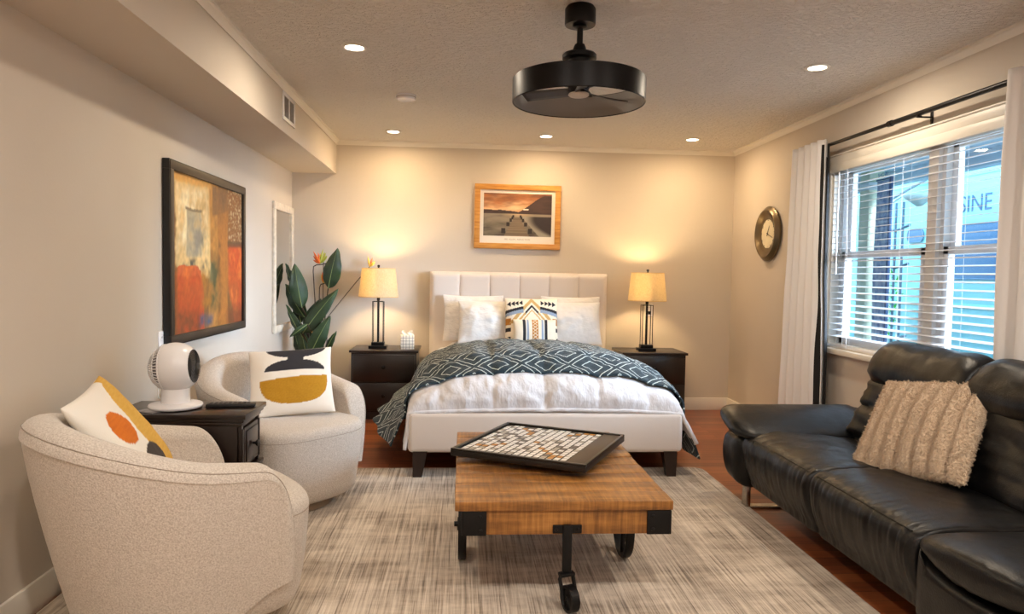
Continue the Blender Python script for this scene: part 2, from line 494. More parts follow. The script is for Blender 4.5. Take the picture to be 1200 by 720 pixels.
W_ = lin('#ece6dc'); INK = lin('#2b2a30'); MUS = lin('#c08d1c'); ORG = lin('#dc7a1c'); YEL = lin('#e0b558'); CHA = lin('#3f3836')
def pat_far(u, v):
    if u < 0: return W_
    # black moon shapes above, mustard bowl below
    if v > .835 - .02 and v < .985 and ((u - .57) / .36) ** 2 + ((v - .99) / .17) ** 2 < 1: return INK
    if .605 < v < .79 and ((u - .55) / .37) ** 2 + ((v - .605) / .185) ** 2 < 1: return INK
    if .46 < u < .66 and .76 < v < .84: return INK
    if v < .52 and v > .09:
        if v < .47 + .05 * u and ((abs(u - .53) / .415) ** 2.6 + (max(0, .49 - v) / .38) ** 2.6) < 1: return mix(MUS, lin('#a8770f'), .5 + .5 * nz(u * 60, v * 60))
    return W_
def pat_near(u, v):
    if u < 0: return W_
    if ((u - .27) / .135) ** 2 + ((v - .60) / .17) ** 2 < 1: return mix(ORG, lin('#c4631a'), .5 + .5 * nz(u * 8, v * 70))
    if ((u - .45) / .19) ** 2 + ((v - .12) / .23) ** 2 < 1: return CHA
    if u > .78 or ((u - .80) / .36) ** 2 + ((v - .46) / .50) ** 2 < 1: return mix(YEL, lin('#d09f3e'), .5 + .5 * nz(u * 9, v * 60))
    if ((u - .40) / .2) ** 2 + ((v - .11) / .24) ** 2 < 1: return CHA
    return W_
P2 = frame3((.976, .209, .057), (-.168, .564, .809), (.137, -.799, .585), (-.938, 3.975, .652))
o = obj('throw_pillow', pillow_bm(.45, .41, .13, 110, seed=3), M_print_cloth, M=P2); vcol(o, pat_far)
tag(o, 'square white pillow with black half moons and a mustard half circle on the far armchair', 'pillow', 'armchair throw pillows')
P1 = frame3((-.205, .973, .1), (-.558, -.2, .805), (.803, .11, .585), (-1.215, 2.625, .655))
o = obj('throw_pillow', pillow_bm(.44, .44, .13, 110, seed=9), M_print_cloth, M=P1); vcol(o, pat_near)
tag(o, 'white pillow with orange dot, yellow half circle and charcoal patch on the near armchair', 'pillow', 'armchair throw pillows')

# ------------------------------------------------------------------ side table with fan, remote, leaflet
TZ = .645; SX0, SX1, SY0, SY1 = -1.50, -.922, 3.085, 3.415
t = thing('side_table', 'dark espresso side table with drawer between the two cream armchairs', 'side table', ((SX0 + SX1) / 2, (SY0 + SY1) / 2, 0))
b = B(); bx(b, SX0, SX1, SY0, SY1, TZ - .022, TZ, .004)
bx(b, SX0 + .01, SX1 - .010, SY0 + .010, SY1 - .010, TZ - .038, TZ - .022, .005); bx(b, SX0 + .02, SX1 - .020, SY0 + .020, SY1 - .020, TZ - .055, TZ - .038, .005); obj('table_top', b, M_esp, t, True)
fx, y0, y1 = SX1 - .025, SY0 + .03, SY1 - .03; zd = TZ - .265
b = B(); bx(b, SX0 + .03, fx - .012, y0, y1, zd, TZ - .055, .002)
for y in (y0, y1 - .024): bx(b, fx - .02, fx, y, y + .024, zd, TZ - .055, .002)
for y in (y0 + .005, y0 + .013, y1 - .019, y1 - .011): bx(b, fx - .002, fx + .004, y, y + .005, zd + .02, TZ - .07)
bx(b, SX0 + .015, SX1 - .008, SY0 + .012, SY1 - .012, zd - .018, zd, .005); bx(b, SX0 + .02, SX1 - .016, SY0 + .02, SY1 - .02, zd - .032, zd - .018, .004)
obj('cabinet_body', b, M_esp, t, True)
b = B(); bx(b, fx - .014, fx + .003, y0 + .032, y1 - .032, zd + .02, TZ - .070, .006); bx(b, fx, fx + .009, y0 + .05, y1 - .05, zd + .038, TZ - .088, .006); d = obj('drawer', b, M_esp, t, True)
b = B(); lathe(b, [(0, 0), (.006, 0), (.006, .01), (.015, .018), (.015, .024), (0, .028)], 16, T(fx + .009, (y0 + y1) / 2, (zd + TZ - .055) / 2) @ RY(pi / 2)); k_ = obj('knob', b, M_black, d); k_.location = -t.location
b = B(); bx(b, SX0 + .03, fx - .012, y0, y1, .035, zd - .030, .002)
for y in (y0, y1 - .024): bx(b, fx - .02, fx, y, y + .024, 0, zd - .030, .002)
bx(b, fx - .014, fx - .002, y0 + .032, y1 - .032, .06, zd - .045, .006)
for i in range(9): q = y0 + .045 + i * (y1 - y0 - .10) / 8; bx(b, fx - .004, fx + .002, q, q + .010, .08, zd - .06, .002)
for y in (y0, y1 - .024): bx(b, SX0 + .03, SX0 + .054, y, y + .024, 0, zd - .03, .002)
obj('lower_door', b, M_esp, t, True)

fan = thing('table_fan', 'white globe table fan with dark grille on the side table', 'fan', (-1.272, 3.238, .6454))
fan.scale = (.933,) * 3
b = B(); lathe(b, [(0, 0), (.105, 0), (.118, .006), (.122, .015), (.118, .022), (.09, .028), (.07, .03), (0, .03)], 56); obj('base', b, M_white, fan)
b = B(); lathe(b, [(.066, .028), (.064, .06), (.062, .13), (0, .13)], 40); obj('neck', b, M_white, fan)
gM = T(0, 0, .197) @ RZ(radians(1)) @ RY(pi / 2 - radians(4))       # local z -> fan axis
R_ = .118
b = B()
prof = [(R_ * sin(a), R_ * cos(a)) for a in [radians(44 + 66 * i / 24) for i in range(25)]]
prof += [(r - .004, z) for r, z in prof[::-1]]
lathe(b, prof, 64, gM, closed=True); obj('housing', b, M_white, fan)
M_grille = mat('charcoal grille plastic', '#2c2a2b', .4)
b = B()
zf = R_ * cos(radians(44)); rf = R_ * sin(radians(44))
lathe(b, [(0, .045), (rf - .002, .045)], 40, gM)
for i in range(34):
    a0 = 2 * pi * i / 34; pts = []
    for k in range(8):
        rr = .016 + (rf - .018) * k / 7; a = a0 + 1.0 * (k / 7); z = zf + (R_ - zf) * .55 * (1 - (rr / rf) ** 2)
        pts.append((rr * cos(a), rr * sin(a), z))
    tube(b, [gM @ Vector(p) for p in pts], .0014, 5)
lathe(b, [(0, zf + .022), (.017, zf + .019), (.018, zf + .012), (0, zf + .012)], 24, gM); obj('front_grille', b, M_grille, fan)
b = B()
lathe(b, [(R_ * .90 * sin(a), R_ * .90 * cos(a)) for a in [radians(112 + 68 * i / 12) for i in range(13)]], 48, gM); rg = obj('rear_hood', b, mat('grey plastic', '#77757a', .5), fan)
b = B()
for i in range(46):
    a = 2 * pi * i / 46
    tube(b, [gM @ Vector((R_ * sin(q) * cos(a), R_ * sin(q) * sin(a), R_ * cos(q))) for q in [radians(109 + 60 * k / 8) for k in range(9)]], .0026, 5)
for q in (112, 128, 145, 168):
    q = radians(q); tube(b, [gM @ Vector((R_ * sin(q) * cos(2 * pi * k / 40), R_ * sin(q) * sin(2 * pi * k / 40), R_ * cos(q))) for k in range(40)], .003, 5, closed=True)
obj('rear_grille', b, M_white, fan)
b = B(); tube(b, [(-.05, .08, .012), (-.11, .14, .006), (-.150, .17, .02), (-.22, .33, .10), (-.27, .52, .22)], .003, 6); obj('power_cord', b, M_white, fan)

M_rem = mat('black remote plastic', '#151416', .45)
r = thing('remote_control', 'long black remote control lying on the side table', 'remote control', (-1.04, 3.268, .6454), radians(8))
b = B(); bx(b, -.105, .105, -.024, .024, 0, .017, .005); obj('case', b, M_rem, r)
b = B()
for i in range(9):
    for j in range(3): bx(b, -.09 + i * .02, -.078 + i * .02, -.017 + j * .013, -.009 + j * .013, .0168, .0195, .001)
obj('buttons', b, mat('grey rubber buttons', '#4b494b', .7), r)
r = thing('leaflet', 'small grey folded leaflet at the wall end of the side table', 'leaflet', (-1.345, 3.155, .6454), radians(-24))
b = B(); bx(b, -.055, .055, -.045, .045, 0, .004); obj('cover', b, mat('grey leaflet paper', '#6d6c70', .35, var=.5, vscale=40), r)
b = B(); bx(b, -.045, .02, -.035, .03, .0038, .0044); obj('photo_print', b, mat('pale leaflet print', '#a7a4a5', .4, var=.4, vscale=60), r)

# ------------------------------------------------------------------ coffee table (nutting cart)
def oak_mat(name, rot):
    t = NT(name); 
    g = t.noise(t.coord(scale=(3, 26, 26)), 1.0, 6, .65)
    saw = t.noise(t.coord(scale=(75, 5, 5)), 1.0, 3, .6)
    blot = t.noise(t.coord(scale=(3, 7, 7)), 1.0, 4)
    f = t.math('ADD', t.math('ADD', t.math('MULTIPLY', g, .42), t.math('MULTIPLY', saw, .36)), t.math('MULTIPLY', blot, .22))
    c = t.ramp(f, [(.33, lin('#4f2f13')), (.46, lin('#87592a')), (.56, lin('#a97439')), (.70, lin('#c8975a'))])
    t.p(Base_Color=c, Roughness=.42, Normal=t.bump(f, .5, .004)); return t.m
M_oak = oak_mat('saw marked oak', 0)
ct = thing('coffee_table', 'rustic wooden cart coffee table on black iron wheels on the rug', 'coffee table', (.4, 3.18, .0112))
TX0, TX1, TY0, TY1 = -.018, .812, 2.595, 3.775
b = B(); n = 9; yy = TY0
for i in range(n):
    w = (TY1 - TY0) / n
    bx(b, TX0 + random.uniform(0, .004), TX1 - random.uniform(0, .004), yy + .0026, yy + w - .0026, .383, .420 + random.uniform(-.003, .0015), .005); yy += w
obj('plank_top', b, M_oak, ct, True)
b = B(); bx(b, .014, .80, 2.608, 2.643, .290, .383, .003); bx(b, .014, .80, 3.727, 3.762, .290, .383, .003)
bx(b, .045, .080, 2.643, 3.727, .290, .383, .003); bx(b, .764, .799, 2.643, 3.727, .290, .383, .003)
for y in (2.9, 3.18, 3.46): bx(b, .08, .764, y - .02, y + .02, .34, .383)
obj('apron', b, M_oak, ct, True)
def bracket(x, y, sx, sy):
    b = B(); X0, X1 = sorted((x, x + sx * .088)); Y0, Y1 = sorted((y, y + sy * .007)); bx(b, X0, X1, Y0 - .0, Y1, .289, .381, .002)
    X0, X1 = sorted((x - sx * .006, x)); Y0, Y1 = sorted((y + sy * .007, y - sy * (-.045))); bx(b, X0, X1, min(y, y + sy * .035), max(y, y + sy * .035), .289, .381, .002)
    for z in (.31, .36): lathe(b, [(.008, 0), (.007, .003), (.003, .005), (0, .0055)], 12, T(x + sx * .066, y, z) @ RX(pi / 2 if sy > 0 else -pi / 2))
    obj('corner_bracket', b, M_iron, ct, True)
bracket(.0135, 2.6015, 1, 1); bracket(.8005, 2.6015, -1, 1); bracket(.0135, 3.7685, 1, -1); bracket(.8005, 3.7685, -1, -1)
def wheel(x0, r, wid, yc, zc):
    b = B(); M = T(x0, yc, zc) @ RY(pi / 2)
    lathe(b, [(r - .018, -wid / 2), (r - .004, -wid / 2), (r, -wid / 2 + .005), (r, wid / 2 - .005), (r - .004, wid / 2), (r - .018, wid / 2)], 48, M, closed=True)
    lathe(b, [(0, -wid * .6), (.028, -wid * .6), (.032, 0), (.028, wid * .6), (0, wid * .6)], 24, M)
    for i in range(6):
        a = pi * i / 3; tube(b, [M @ Vector((.02 * cos(a), .02 * sin(a), 0)), M @ Vector(((r - .01) * cos(a), (r - .01) * sin(a), 0))], .011, 6)
    lathe(b, [(0, -wid), (.011, -wid), (.011, wid), (0, wid)], 12, M)
    return b
obj('wheel', wheel(.014, .15, .036, 3.09, .1615), M_iron, ct, True); obj('wheel', wheel(.735, .15, .036, 3.09, .1615), M_iron, ct, True)
b = B(); tube(b, [(-.005, 3.09, .1615), (.755, 3.09, .1615)], .010, 10)
for x in (.062, .690): bx(b, x - .008, x + .008, 3.06, 3.12, .15, .292, .002)
obj('axle', b, M_iron, ct, True)
def caster(y, s, swiv):
    b = B(); Y = lambda a, c: sorted((y + s * a, y + s * c))
    bx(b, .352, .462, *Y(0, .008), .296, .328, .002); bx(b, .388, .424, *Y(.004, .026), .150, .334, .008)
    for x in (.364, .450): lathe(b, [(.008, 0), (.006, .004), (0, .005)], 10, T(x, y + s * .008, .312) @ RX(pi / 2 if s < 0 else -pi / 2))
    p = obj('swivel_post', b, M_iron, ct, True)
    M = T(.406, y + s * .015, 0) @ RZ(swiv)
    b = B()
    for x in (-.028, .028): tube(b, [M @ Vector((x * .75, 0, .150)), M @ Vector((x, .0, .13)), M @ Vector((x, .03, .062))], .0075, 8)
    bx(b, -.03, .03, -.016, .016, .138, .152, .004, M=M); f_ = obj('caster_fork', b, M_iron, p); f_.location = -ct.location
    b = B(); W = M @ T(0, .03, .0625) @ RY(pi / 2)
    lathe(b, [(0, -.009), (.012, -.015), (.02, -.009), (.036, -.008), (.040, -.016), (.050, -.016), (.050, .016), (.040, .016), (.036, .008), (.02, .009), (.012, .015), (0, .009)], 32, W)
    w_ = obj('caster_wheel', b, M_iron, p); w_.location = -ct.location
caster(2.6075, -1, radians(200)); caster(3.7625, 1, radians(20))

# tile board on the table
bd = thing('tile_board', 'black framed board of small white and orange tiles on the coffee table', 'board', (.385, 3.30, .4325), radians(-27.5))
h = .318
M_bd = mat('black board frame', '#15110f', .35)
b = B(); lathe(b, [(0, 0), (.15, 0), (.15, .016), (0, .016)], 40); obj('turntable_foot', b, M_bd, bd)
b = B(); bx(b, -h, h, -h, h, .0155, .040, .002)
for q in ((-h, h, -h, -h + .02), (-h, h, h - .02, h), (-h, -h + .02, -h + .02, h - .02), (h - .014, h, -h + .02, h - .02)): bx(b, *q, .040, .050, .002)
obj('frame', b, M_bd, bd)
b = B(); bx(b, h - .10, h - .015, -h + .021, h - .021, .040, .0445, .001); obj('score_strip', b, mat('dark brown strip', '#42352b', .5), bd)
def tiles():
    b = B(); n1, n2 = 16, 17
    x0, x1, y0, y1 = -h + .024, h - .105, -h + .026, h - .026
    UL = None
    t = bmesh.new(); uvl = t.loops.layers.uv.new('UVMap')
    for i in range(n1):
        for j in range(n2):
            w, d = (x1 - x0) / n1, (y1 - y0) / n2
            a, c, e, f = x0 + i * w + .0042, x0 + (i + 1) * w - .0042, y0 + j * d + .0042, y0 + (j + 1) * d - .0042
            V = [t.verts.new(p) for p in ((a, e, .040), (c, e, .040), (c, f, .040), (a, f, .040), (a, e, .0412), (c, e, .0412), (c, f, .0412), (a, f, .0412))]
            for q in ((4, 5, 6, 7), (0, 1, 5, 4), (1, 2, 6, 5), (2, 3, 7, 6), (3, 0, 4, 7)):
                F = t.faces.new([V[k] for k in q])
                for l in F.loops: l[uvl].uv = ((i + .5) / n1, (j + .5) / n2)
    merge(b, t); return b, n1, n2
tb, n1, n2 = tiles()
o = obj('tile_grid', tb, print_mat('glazed tiles', .3), bd)
_rr = random.Random(5)
ORs = {(3, 15), (4, 14), (5, 13), (5, 12), (1, 3), (2, 3), (3, 4), (4, 5), (11, 4), (12, 3), (13, 2), (13, 1), (8, 8), (11, 14), (12, 15), (13, 16), (14, 16), (10, 5), (14, 2)}
TCOL = {}
for i in range(n1):
    for j in range(n2):
        q = _rr.random(); TCOL[(i, j)] = lin('#c98a2e') if (i, j) in ORs else (lin('#6b625c') if q < .12 else (lin('#b9b1a6') if q < .3 else lin('#fbf9f6')))
vcol(o, lambda u, v: TCOL[(min(n1 - 1, int(u * n1)), min(n2 - 1, int(v * n2)))])

# ------------------------------------------------------------------ sofa (faces -x)
sf = thing('sofa', 'black leather sofa with padded flared arms under the window', 'sofa', (2.0, 2.8, 0))
def loft(prof, y0, y1, nv=40, rnd=.07, pw=.16, disp=None, ax='y', M=None):
    """closed profile (list of (a,c)) swept along an axis, ends rounded in"""
    k = len(prof); ca = sum(p[0] for p in prof) / k; cc = sum(p[1] for p in prof) / k
    # resample smoothly (catmull-rom)
    P = []
    for i in range(k):
        p0, p1, p2, p3 = (Vector(prof[(i + d) % k]) for d in (-1, 0, 1, 2))
        for s in range(4):
            q = s / 4
            P.append(.5 * ((2 * p1) + (p2 - p0) * q + (2 * p0 - 5 * p1 + 4 * p2 - p3) * q * q + (3 * p1 - p0 - 3 * p2 + p3) * q ** 3))
    m = len(P); b = B(); L = y1 - y0
    def fn(u, v):
        a = .5 - .5 * cos(pi * u) if False else u
        # cluster samples at ends
        a = u + .0
        s = 0.5 - 0.5 * cos(pi * u); a = .45 * s + .55 * u if True else u
        e = min(a, 1 - a) * L
        d = 1 - sqrt(max(0, 1 - (1 - min(e / rnd, 1)) ** 2))
        p = P[round(v * m) % m]; c = Vector((ca, cc)); w = p - c
        q = c + w * (1 - pw * d)
        y = y0 + a * L
        x, z = q
        if disp:
            dx, dz = disp(x, y, z, a, e); x += dx; z += dz
        return (x, y, z) if ax == 'y' else (y, x, z)
    grid(b, fn, nv, m, cv=True, capu=True)
    bmesh.ops.recalc_face_normals(b, faces=b.faces)
    if M is not None: bmesh.ops.transform(b, matrix=M, verts=b.verts)
    return b
SEATP = [(1.600, .135), (1.560, .19), (1.530, .26), (1.517, .33), (1.522, .385), (1.545, .418), (1.60, .437), (1.72, .448), (1.88, .442), (2.04, .425), (2.16, .40), (2.17, .30), (2.12, .20), (1.85, .13)]
def seat_disp(x, y, z, a, e):
    fr = sstep(1.62, 1.55, x)
    g = fr * (.0045 * nz(y * 30 + nz(z * 5, y), z * 7, 1.3) + .0028 * nz(y * 62, z * 6, 4.0)) * (1 if z > .15 else .5) * (.6 + .8 * exp(-e / .12))
    top = sstep(.40, .43, z)
    gt = top * (.005 * fbm(x * 5, y * 5, 7.0, 3) + .010 * exp(-e / .07) * nz(y * 8, x * 46, 2.2) + .004 * sstep(1.7, 1.56, x) * nz(y * 42, x * 6, .7))
    return (-g * 1.4, gt)
for y0, y1 in ((2.968, 3.70), (2.236, 2.964)):
    s_ = obj('seat_cushion', loft(SEATP, y0, y1, 110, .05, .10, seat_disp), M_leather, sf, True, smooth=70)
    b = B(); tube(b, [(1.541 + .0, y0 + .035 + (y1 - y0 - .07) * i / 30, .4175) for i in range(31)], .0022, 5); sm = obj('seam', b, M_seam, s_); sm.location = -sf.location
# arms
def arm_disp(x, y, z, a, e):
    return (.006 * fbm(x * 6, y * 7, z * 6, 3) * 1.0, .012 * exp(-(1 - a) * 9) * nz(y * 30, x * 20) + .008 * exp(-e / .06) * nz(x * 38, y * 10, z * 38))
ARMF = [(3.615, .425), (3.66, .40), (3.74, .40), (3.84, .424), (3.93, .458), (3.985, .498), (3.99, .526), (3.955, .541), (3.88, .534), (3.78, .510), (3.68, .470)]
obj('arm_pad', loft(ARMF, 1.475, 2.33, 60, .11, .62, arm_disp, ax='x'), M_leather, sf, True, smooth=70)
ARMN = [(2.235, .405), (2.17, .375), (2.05, .345), (1.90, .345), (1.76, .37), (1.66, .41), (1.62, .45), (1.66, .475), (1.80, .485), (1.95, .480), (2.08, .468), (2.18, .445)]
an = obj('arm_pad', loft(ARMN, 1.475, 2.33, 60, .11, .55, arm_disp, ax='x'), M_leather, sf, True, smooth=70)
SIDEP = lambda y0, y1, z0, z1, r: [(y0, z0 + r), (y0 + r, z0), (y1 - r, z0), (y1, z0 + r), (y1, z1 - r), (y1 - r, z1), (y0 + r, z1), (y0, z1 - r)]
BASF = [(3.70, .15), (3.78, .128), (3.88, .145), (3.945, .21), (3.965, .30), (3.95, .375), (3.90, .42), (3.80, .41), (3.70, .39)]
BASN = [(2.238, .15), (2.16, .125), (2.02, .135), (1.90, .17), (1.80, .25), (1.76, .33), (1.82, .352), (2.0, .345), (2.12, .358), (2.2, .385), (2.238, .39)]
fd = lambda x, y, z, a, e: (.004 * fbm(x * 6, y * 9, z * 5, 3), .003 * fbm(x * 9, y * 5, z * 5 + 3, 2))
obj('arm_base', loft(BASF, 1.50, 2.33, 50, .10, .42, fd, ax='x'), M_leather, sf, True, smooth=70)
obj('arm_base', loft(BASN, 1.50, 2.33, 50, .10, .42, fd, ax='x'), M_leather, sf, True, smooth=70)
# backs: pleated lower cushion plus overhanging headrest roll
LOWP = [(2.10, .36), (2.085, .42), (2.10, .50), (2.13, .58), (2.16, .66), (2.195, .735), (2.24, .77), (2.32, .76), (2.37, .66), (2.385, .50), (2.37, .36), (2.25, .33)]
HEADP = [(2.205, .715), (2.175, .755), (2.170, .81), (2.195, .87), (2.245, .925), (2.30, .948), (2.355, .935), (2.385, .88), (2.39, .80), (2.36, .73), (2.28, .70)]
def low_disp(x, y, z, a, e):
    k = sstep(2.28, 2.2, x); g = exp(-e / .16)
    return (k * (.022 * nz(z * 24 + .8 * nz(y * 4), y * 2.5, 1) * (.8 + g) + .008 * fbm(y * 6, z * 8, 4, 2)), .0)
def head_disp(x, y, z, a, e):
    g = exp(-e / .12)
    return (.007 * fbm(y * 5, z * 6, 2, 3) + .010 * g * nz(z * 30, y * 6, x * 20), .006 * fbm(x * 6, y * 5, 9, 2) + .010 * g * nz(x * 34, y * 7, 3))
for y0, y1 in ((2.915, 3.665), (2.16, 2.905)):
    q = obj('back_cushion', loft(LOWP, y0, y1, 70, .09, .16, low_disp), M_leather, sf, True, smooth=70)
    obj('headrest', loft(HEADP, y0 - .004, y1 + .004, 70, .12, .34, head_disp), M_leather, sf, True, smooth=70)
b = B(); bx(b, 1.60, 2.38, 2.0, 3.83, .13, .20, .01); bx(b, 2.20, 2.385, 2.15, 3.68, .2, .5, .02); obj('base_frame', b, M_leather, sf, True)
for y in (3.765, 1.95):
    b = B(); bx(b, 1.572, 1.597, y - .03, y + .03, 0.0, .135, .002); bx(b, 1.572, 2.32, y - .03, y + .03, 0, .012, .002); bx(b, 2.295, 2.32, y - .03, y + .03, 0, .135, .002)
    obj('sled_leg', b, M_chrome, sf, True)
# ribbed plush pillow
def rib(u, v, k): return k * .050 * abs(sin(pi * (u * .5 + .5) * 7.0)) ** .55 - .022 * k + k * .004 * (nz(u * 62, v * 62, 5) + .8 * nz(u * 120, v * 120, 8))
PF = frame3((.397, -.908, .131), (.538, .346, .769), (-.743, -.235, .626), (2.035, 2.965, .618))
def plush_mat():
    t = NT('cream plush'); v = t.coord(); n1 = t.noise(v, 150, 3, .7)
    t.p(Base_Color=t.ramp(n1, [(.3, lin('#cfb393')), (.6, lin('#ecd5b8'))]), Roughness=.95, Sheen_Weight=.6, Normal=t.bump(n1, .8, .008)); return t.m
o = obj('plush_pillow', pillow_bm(.52, .50, .11, 150, pinch=.055, seed=21, fn=rib), plush_mat(), M=PF, smooth=80)
pm = o.modifiers.new('pile', 'PARTICLE_SYSTEM'); ps = pm.particle_system.settings
ps.type = 'HAIR'; ps.count = 14000; ps.hair_length = .0065; ps.hair_step = 3; ps.emit_from = 'FACE'; ps.use_even_distribution = True
ps.child_type = 'INTERPOLATED'; ps.rendered_child_count = 6; ps.child_length = .9; ps.clump_factor = .55; ps.roughness_2 = .006; ps.roughness_1 = .006
ps.root_radius = .9; ps.tip_radius = .35; ps.radius_scale = .0011; ps.brownian_factor = .004
tag(o, 'fluffy cream ribbed pillow leaning on the black leather sofa', 'pillow')
# ------------------------------------------------------------------ bed
bed = thing('bed', 'queen bed with cream channel tufted headboard against the back wall', 'bed', (.535, 5.4, 0))
HX0, HX1, HZ = -.296, 1.336, 1.285
b = B()
def head_front(u, v):
    x = HX0 + (HX1 - HX0) * u; z = .16 + (HZ - .16) * v
    ch = abs(sin(pi * 6 * u)) ** .38
    e = min(u * (HX1 - HX0), (1 - u) * (HX1 - HX0), (1 - v) * (HZ - .16))
    d = .024 * ch; rr = sqrt(max(0, 1 - (1 - min(e / .045, 1)) ** 2))
    zz = z - .003 * (1 - ch) * (v > .97)
    return (x, 6.488 - (.05 + d) * rr, zz)
grid(b, head_front, 144, 60, M=None)
bmesh.ops.reverse_faces(b, faces=b.faces)
bx(b, HX0 + .002, HX1 - .002, 6.486, 6.56, .16, HZ - .004, .012, 3)
obj('headboard', b, M_headfab, bed, True, smooth=50)
b = B(); bx(b, -.322, 1.392, 4.298, 4.40, .166, .418, .032, 5); fr_ = obj('footboard_rail', b, M_bedfab, bed, True, smooth=60)
b = B(); tube(b, [(-.30, 4.301, .392), (1.37, 4.301, .392)], .0015, 5); s_ = obj('piping_seam', b, mat('cream seam', '#a89c90', .9), fr_); s_.location = -bed.location
for x in (-.322, 1.332):
    b = B(); bx(b, x, x + .06, 4.39, 6.49, .17, .415, .02, 3); obj('side_rail', b, M_bedfab, bed, True, smooth=60)
M_leg = mat('dark wood leg', '#24140f', .35)
def taper(b, x, y, w0, w1, z1, dx):
    t = bmesh.new()
    lo = [t.verts.new((x + sx * w0 / 2 + dx, y + sy * w0 / 2, 0)) for sx, sy in ((-1, -1), (1, -1), (1, 1), (-1, 1))]
    hi = [t.verts.new((x + sx * w1 / 2, y + sy * w1 / 2, z1)) for sx, sy in ((-1, -1), (1, -1), (1, 1), (-1, 1))]
    t.faces.new(lo[::-1]); t.faces.new(hi)
    for i in range(4): t.faces.new((lo[i], lo[(i + 1) % 4], hi[(i + 1) % 4], hi[i]))
    merge(b, t)
for x, s in ((-.245, 1), (1.315, -1)):
    for y in (4.35, 6.44):
        b = B(); taper(b, x, y, .056, .088, .167, -s * .016)
        bmesh.ops.translate(b, verts=b.verts, vec=(0, 0, .0112 if y < 4.5 else 0)) if False else None
        o = obj('leg', b, M_leg, bed, True)
        if y < 4.6: o.location = (0, 0, .008)
b = B(); bx(b, .48, .56, 5.2, 5.28, 0, .17, .004); bx(b, -.26, 1.33, 4.40, 6.48, .165, .19); obj('slat_platform', b, M_leg, bed, True)
b = B(); bx(b, -.215, 1.285, 4.42, 6.44, .19, .580, .11, 5)
m_ = thing('mattress', 'mattress in a white fitted sheet on the queen bed', 'mattress', (.535, 5.4, .19)); obj('fitted_sheet', b, M_linen_white, m_, True, smooth=60)

XC = .535
def cloth_prof(a, h, zb, dl, dr, fl, fr2, n=90, ex=2.6, flp=1.0):
    """cross-section of cloth over the bed: round shoulders above zb, hanging to dl / dr with flare fl / fr2; n+1 even arc samples"""
    P = []
    for i in range(7, 0, -1):
        q = i / 7; P.append((XC - a - fl * q ** flp, zb - (zb - dl) * q))
    for i in range(61):
        th = pi * (1 - i / 60); c = cos(th)
        x = abs(c) ** (2 / ex) * (1 if c > 0 else -1); z = abs(sin(th)) ** (2 / ex)
        P.append((XC + a * x, zb + h * z))
    for i in range(1, 8):
        q = i / 7; P.append((XC + a + fr2 * q ** flp, zb - (zb - dr) * q))
    L = [0]
    for p, q in zip(P, P[1:]): L.append(L[-1] + sqrt((p[0] - q[0]) ** 2 + (p[1] - q[1]) ** 2))
    out = []; j = 0
    for i in range(n + 1):
        s = L[-1] * i / n
        while j < len(P) - 2 and L[j + 1] < s: j += 1
        k = (s - L[j]) / max(1e-9, L[j + 1] - L[j])
        out.append((P[j][0] + (P[j + 1][0] - P[j][0]) * k, P[j][1] + (P[j + 1][1] - P[j][1]) * k, s - L[-1] / 2))
    return out
def topz(y):
    return .44 + .195 * sqrt(1 - (1 - clamp((y - 4.315) / .13)) ** 2) + .098 * sstep(4.38, 4.68, y) - .045 * sstep(4.8, 6.0, y)
NU = 190
ys = [4.308, 4.310, 4.315, 4.325, 4.34, 4.36, 4.385, 4.41, 4.44, 4.48, 4.53, 4.58, 4.64, 4.7, 4.78, 4.86, 4.95, 5.05, 5.2, 5.35, 5.5, 5.7, 5.9, 6.1, 6.25, 6.36, 6.42]
yd = []
for a_, c_ in zip(ys, ys[1:]): yd += [a_, a_ * 2 / 3 + c_ / 3, a_ / 3 + c_ * 2 / 3]
yd.append(ys[-1])
SEAMS = [-1.32, -1.0, -.675, -.335, -.012, .325, .65, .975, 1.30]
def bed_row(y, off, a, dl, dr, fl, fr_, n, flp=1.0, hangw=(.012, 16, 1), fine=1.0):
    h = max(topz(y) - .40, .03)
    pr = cloth_prof(a, h, .40, dl, dr, fl, fr_, n, flp=flp)
    row = []; front = 1 - sstep(4.31, 4.42, y)
    ysm = min(abs(y - q) for q in (4.62, 4.98, 5.34))
    s0 = min(pr, key=lambda p: abs(p[0] - XC))[2]
    for i, (x, z, s) in enumerate(pr):
        s -= s0
        hang = sstep(.40, .25, z); body = 1 - hang * .6
        d = min(abs(s - q) for q in SEAMS); d = min(d, ysm + .02)
        puff = .019 * (1 - exp(-(d / .045))) - .007
        wr = .010 * fbm(x * 4.5 + z * 3, y * 5, z * 4.5, 3) + fine * (.006 * fbm(x * 13, y * 11 + z * 5, z * 10, 3) + .007 * exp(-d / .06) * nz(x * 26, z * 20, y * 13))
        nx, nzz = (x - XC) / .86, (z - .30) / .4; l = sqrt(nx * nx + nzz * nzz) + 1e-6
        q = (puff + wr) * body + off
        mid = (1 - abs(nx) ** 4) if abs(nx) < 1 else 0
        row.append((x + q * nx / l * (1 - .6 * front) + hang * hangw[0] * sin(y * hangw[1] + hangw[2] + 2 * sin(y * 5)) + hang * off * 0,
                    y - front * (puff + wr) * 1.0 * sstep(.415, .50, z) - .018 * front * mid * sstep(.43, .55, z),
                    z + q * nzz / l * (1 - .5 * front)))
    return row, [p[2] - s0 for p in pr]
CR = [bed_row(y, 0, .862 - .035 * sstep(5.7, 6.05, y), .185 + .15 * sstep(5.8, 6.1, y), .225 + .12 * sstep(5.8, 6.1, y), .035, .085 * (1 - sstep(5.5, 6.0, y)), NU, fine=1.5)[0] for y in yd]
b = B(); m = len(CR) - 1
grid(b, lambda u, v: CR[round(v * m)][round(u * NU)], NU, m)
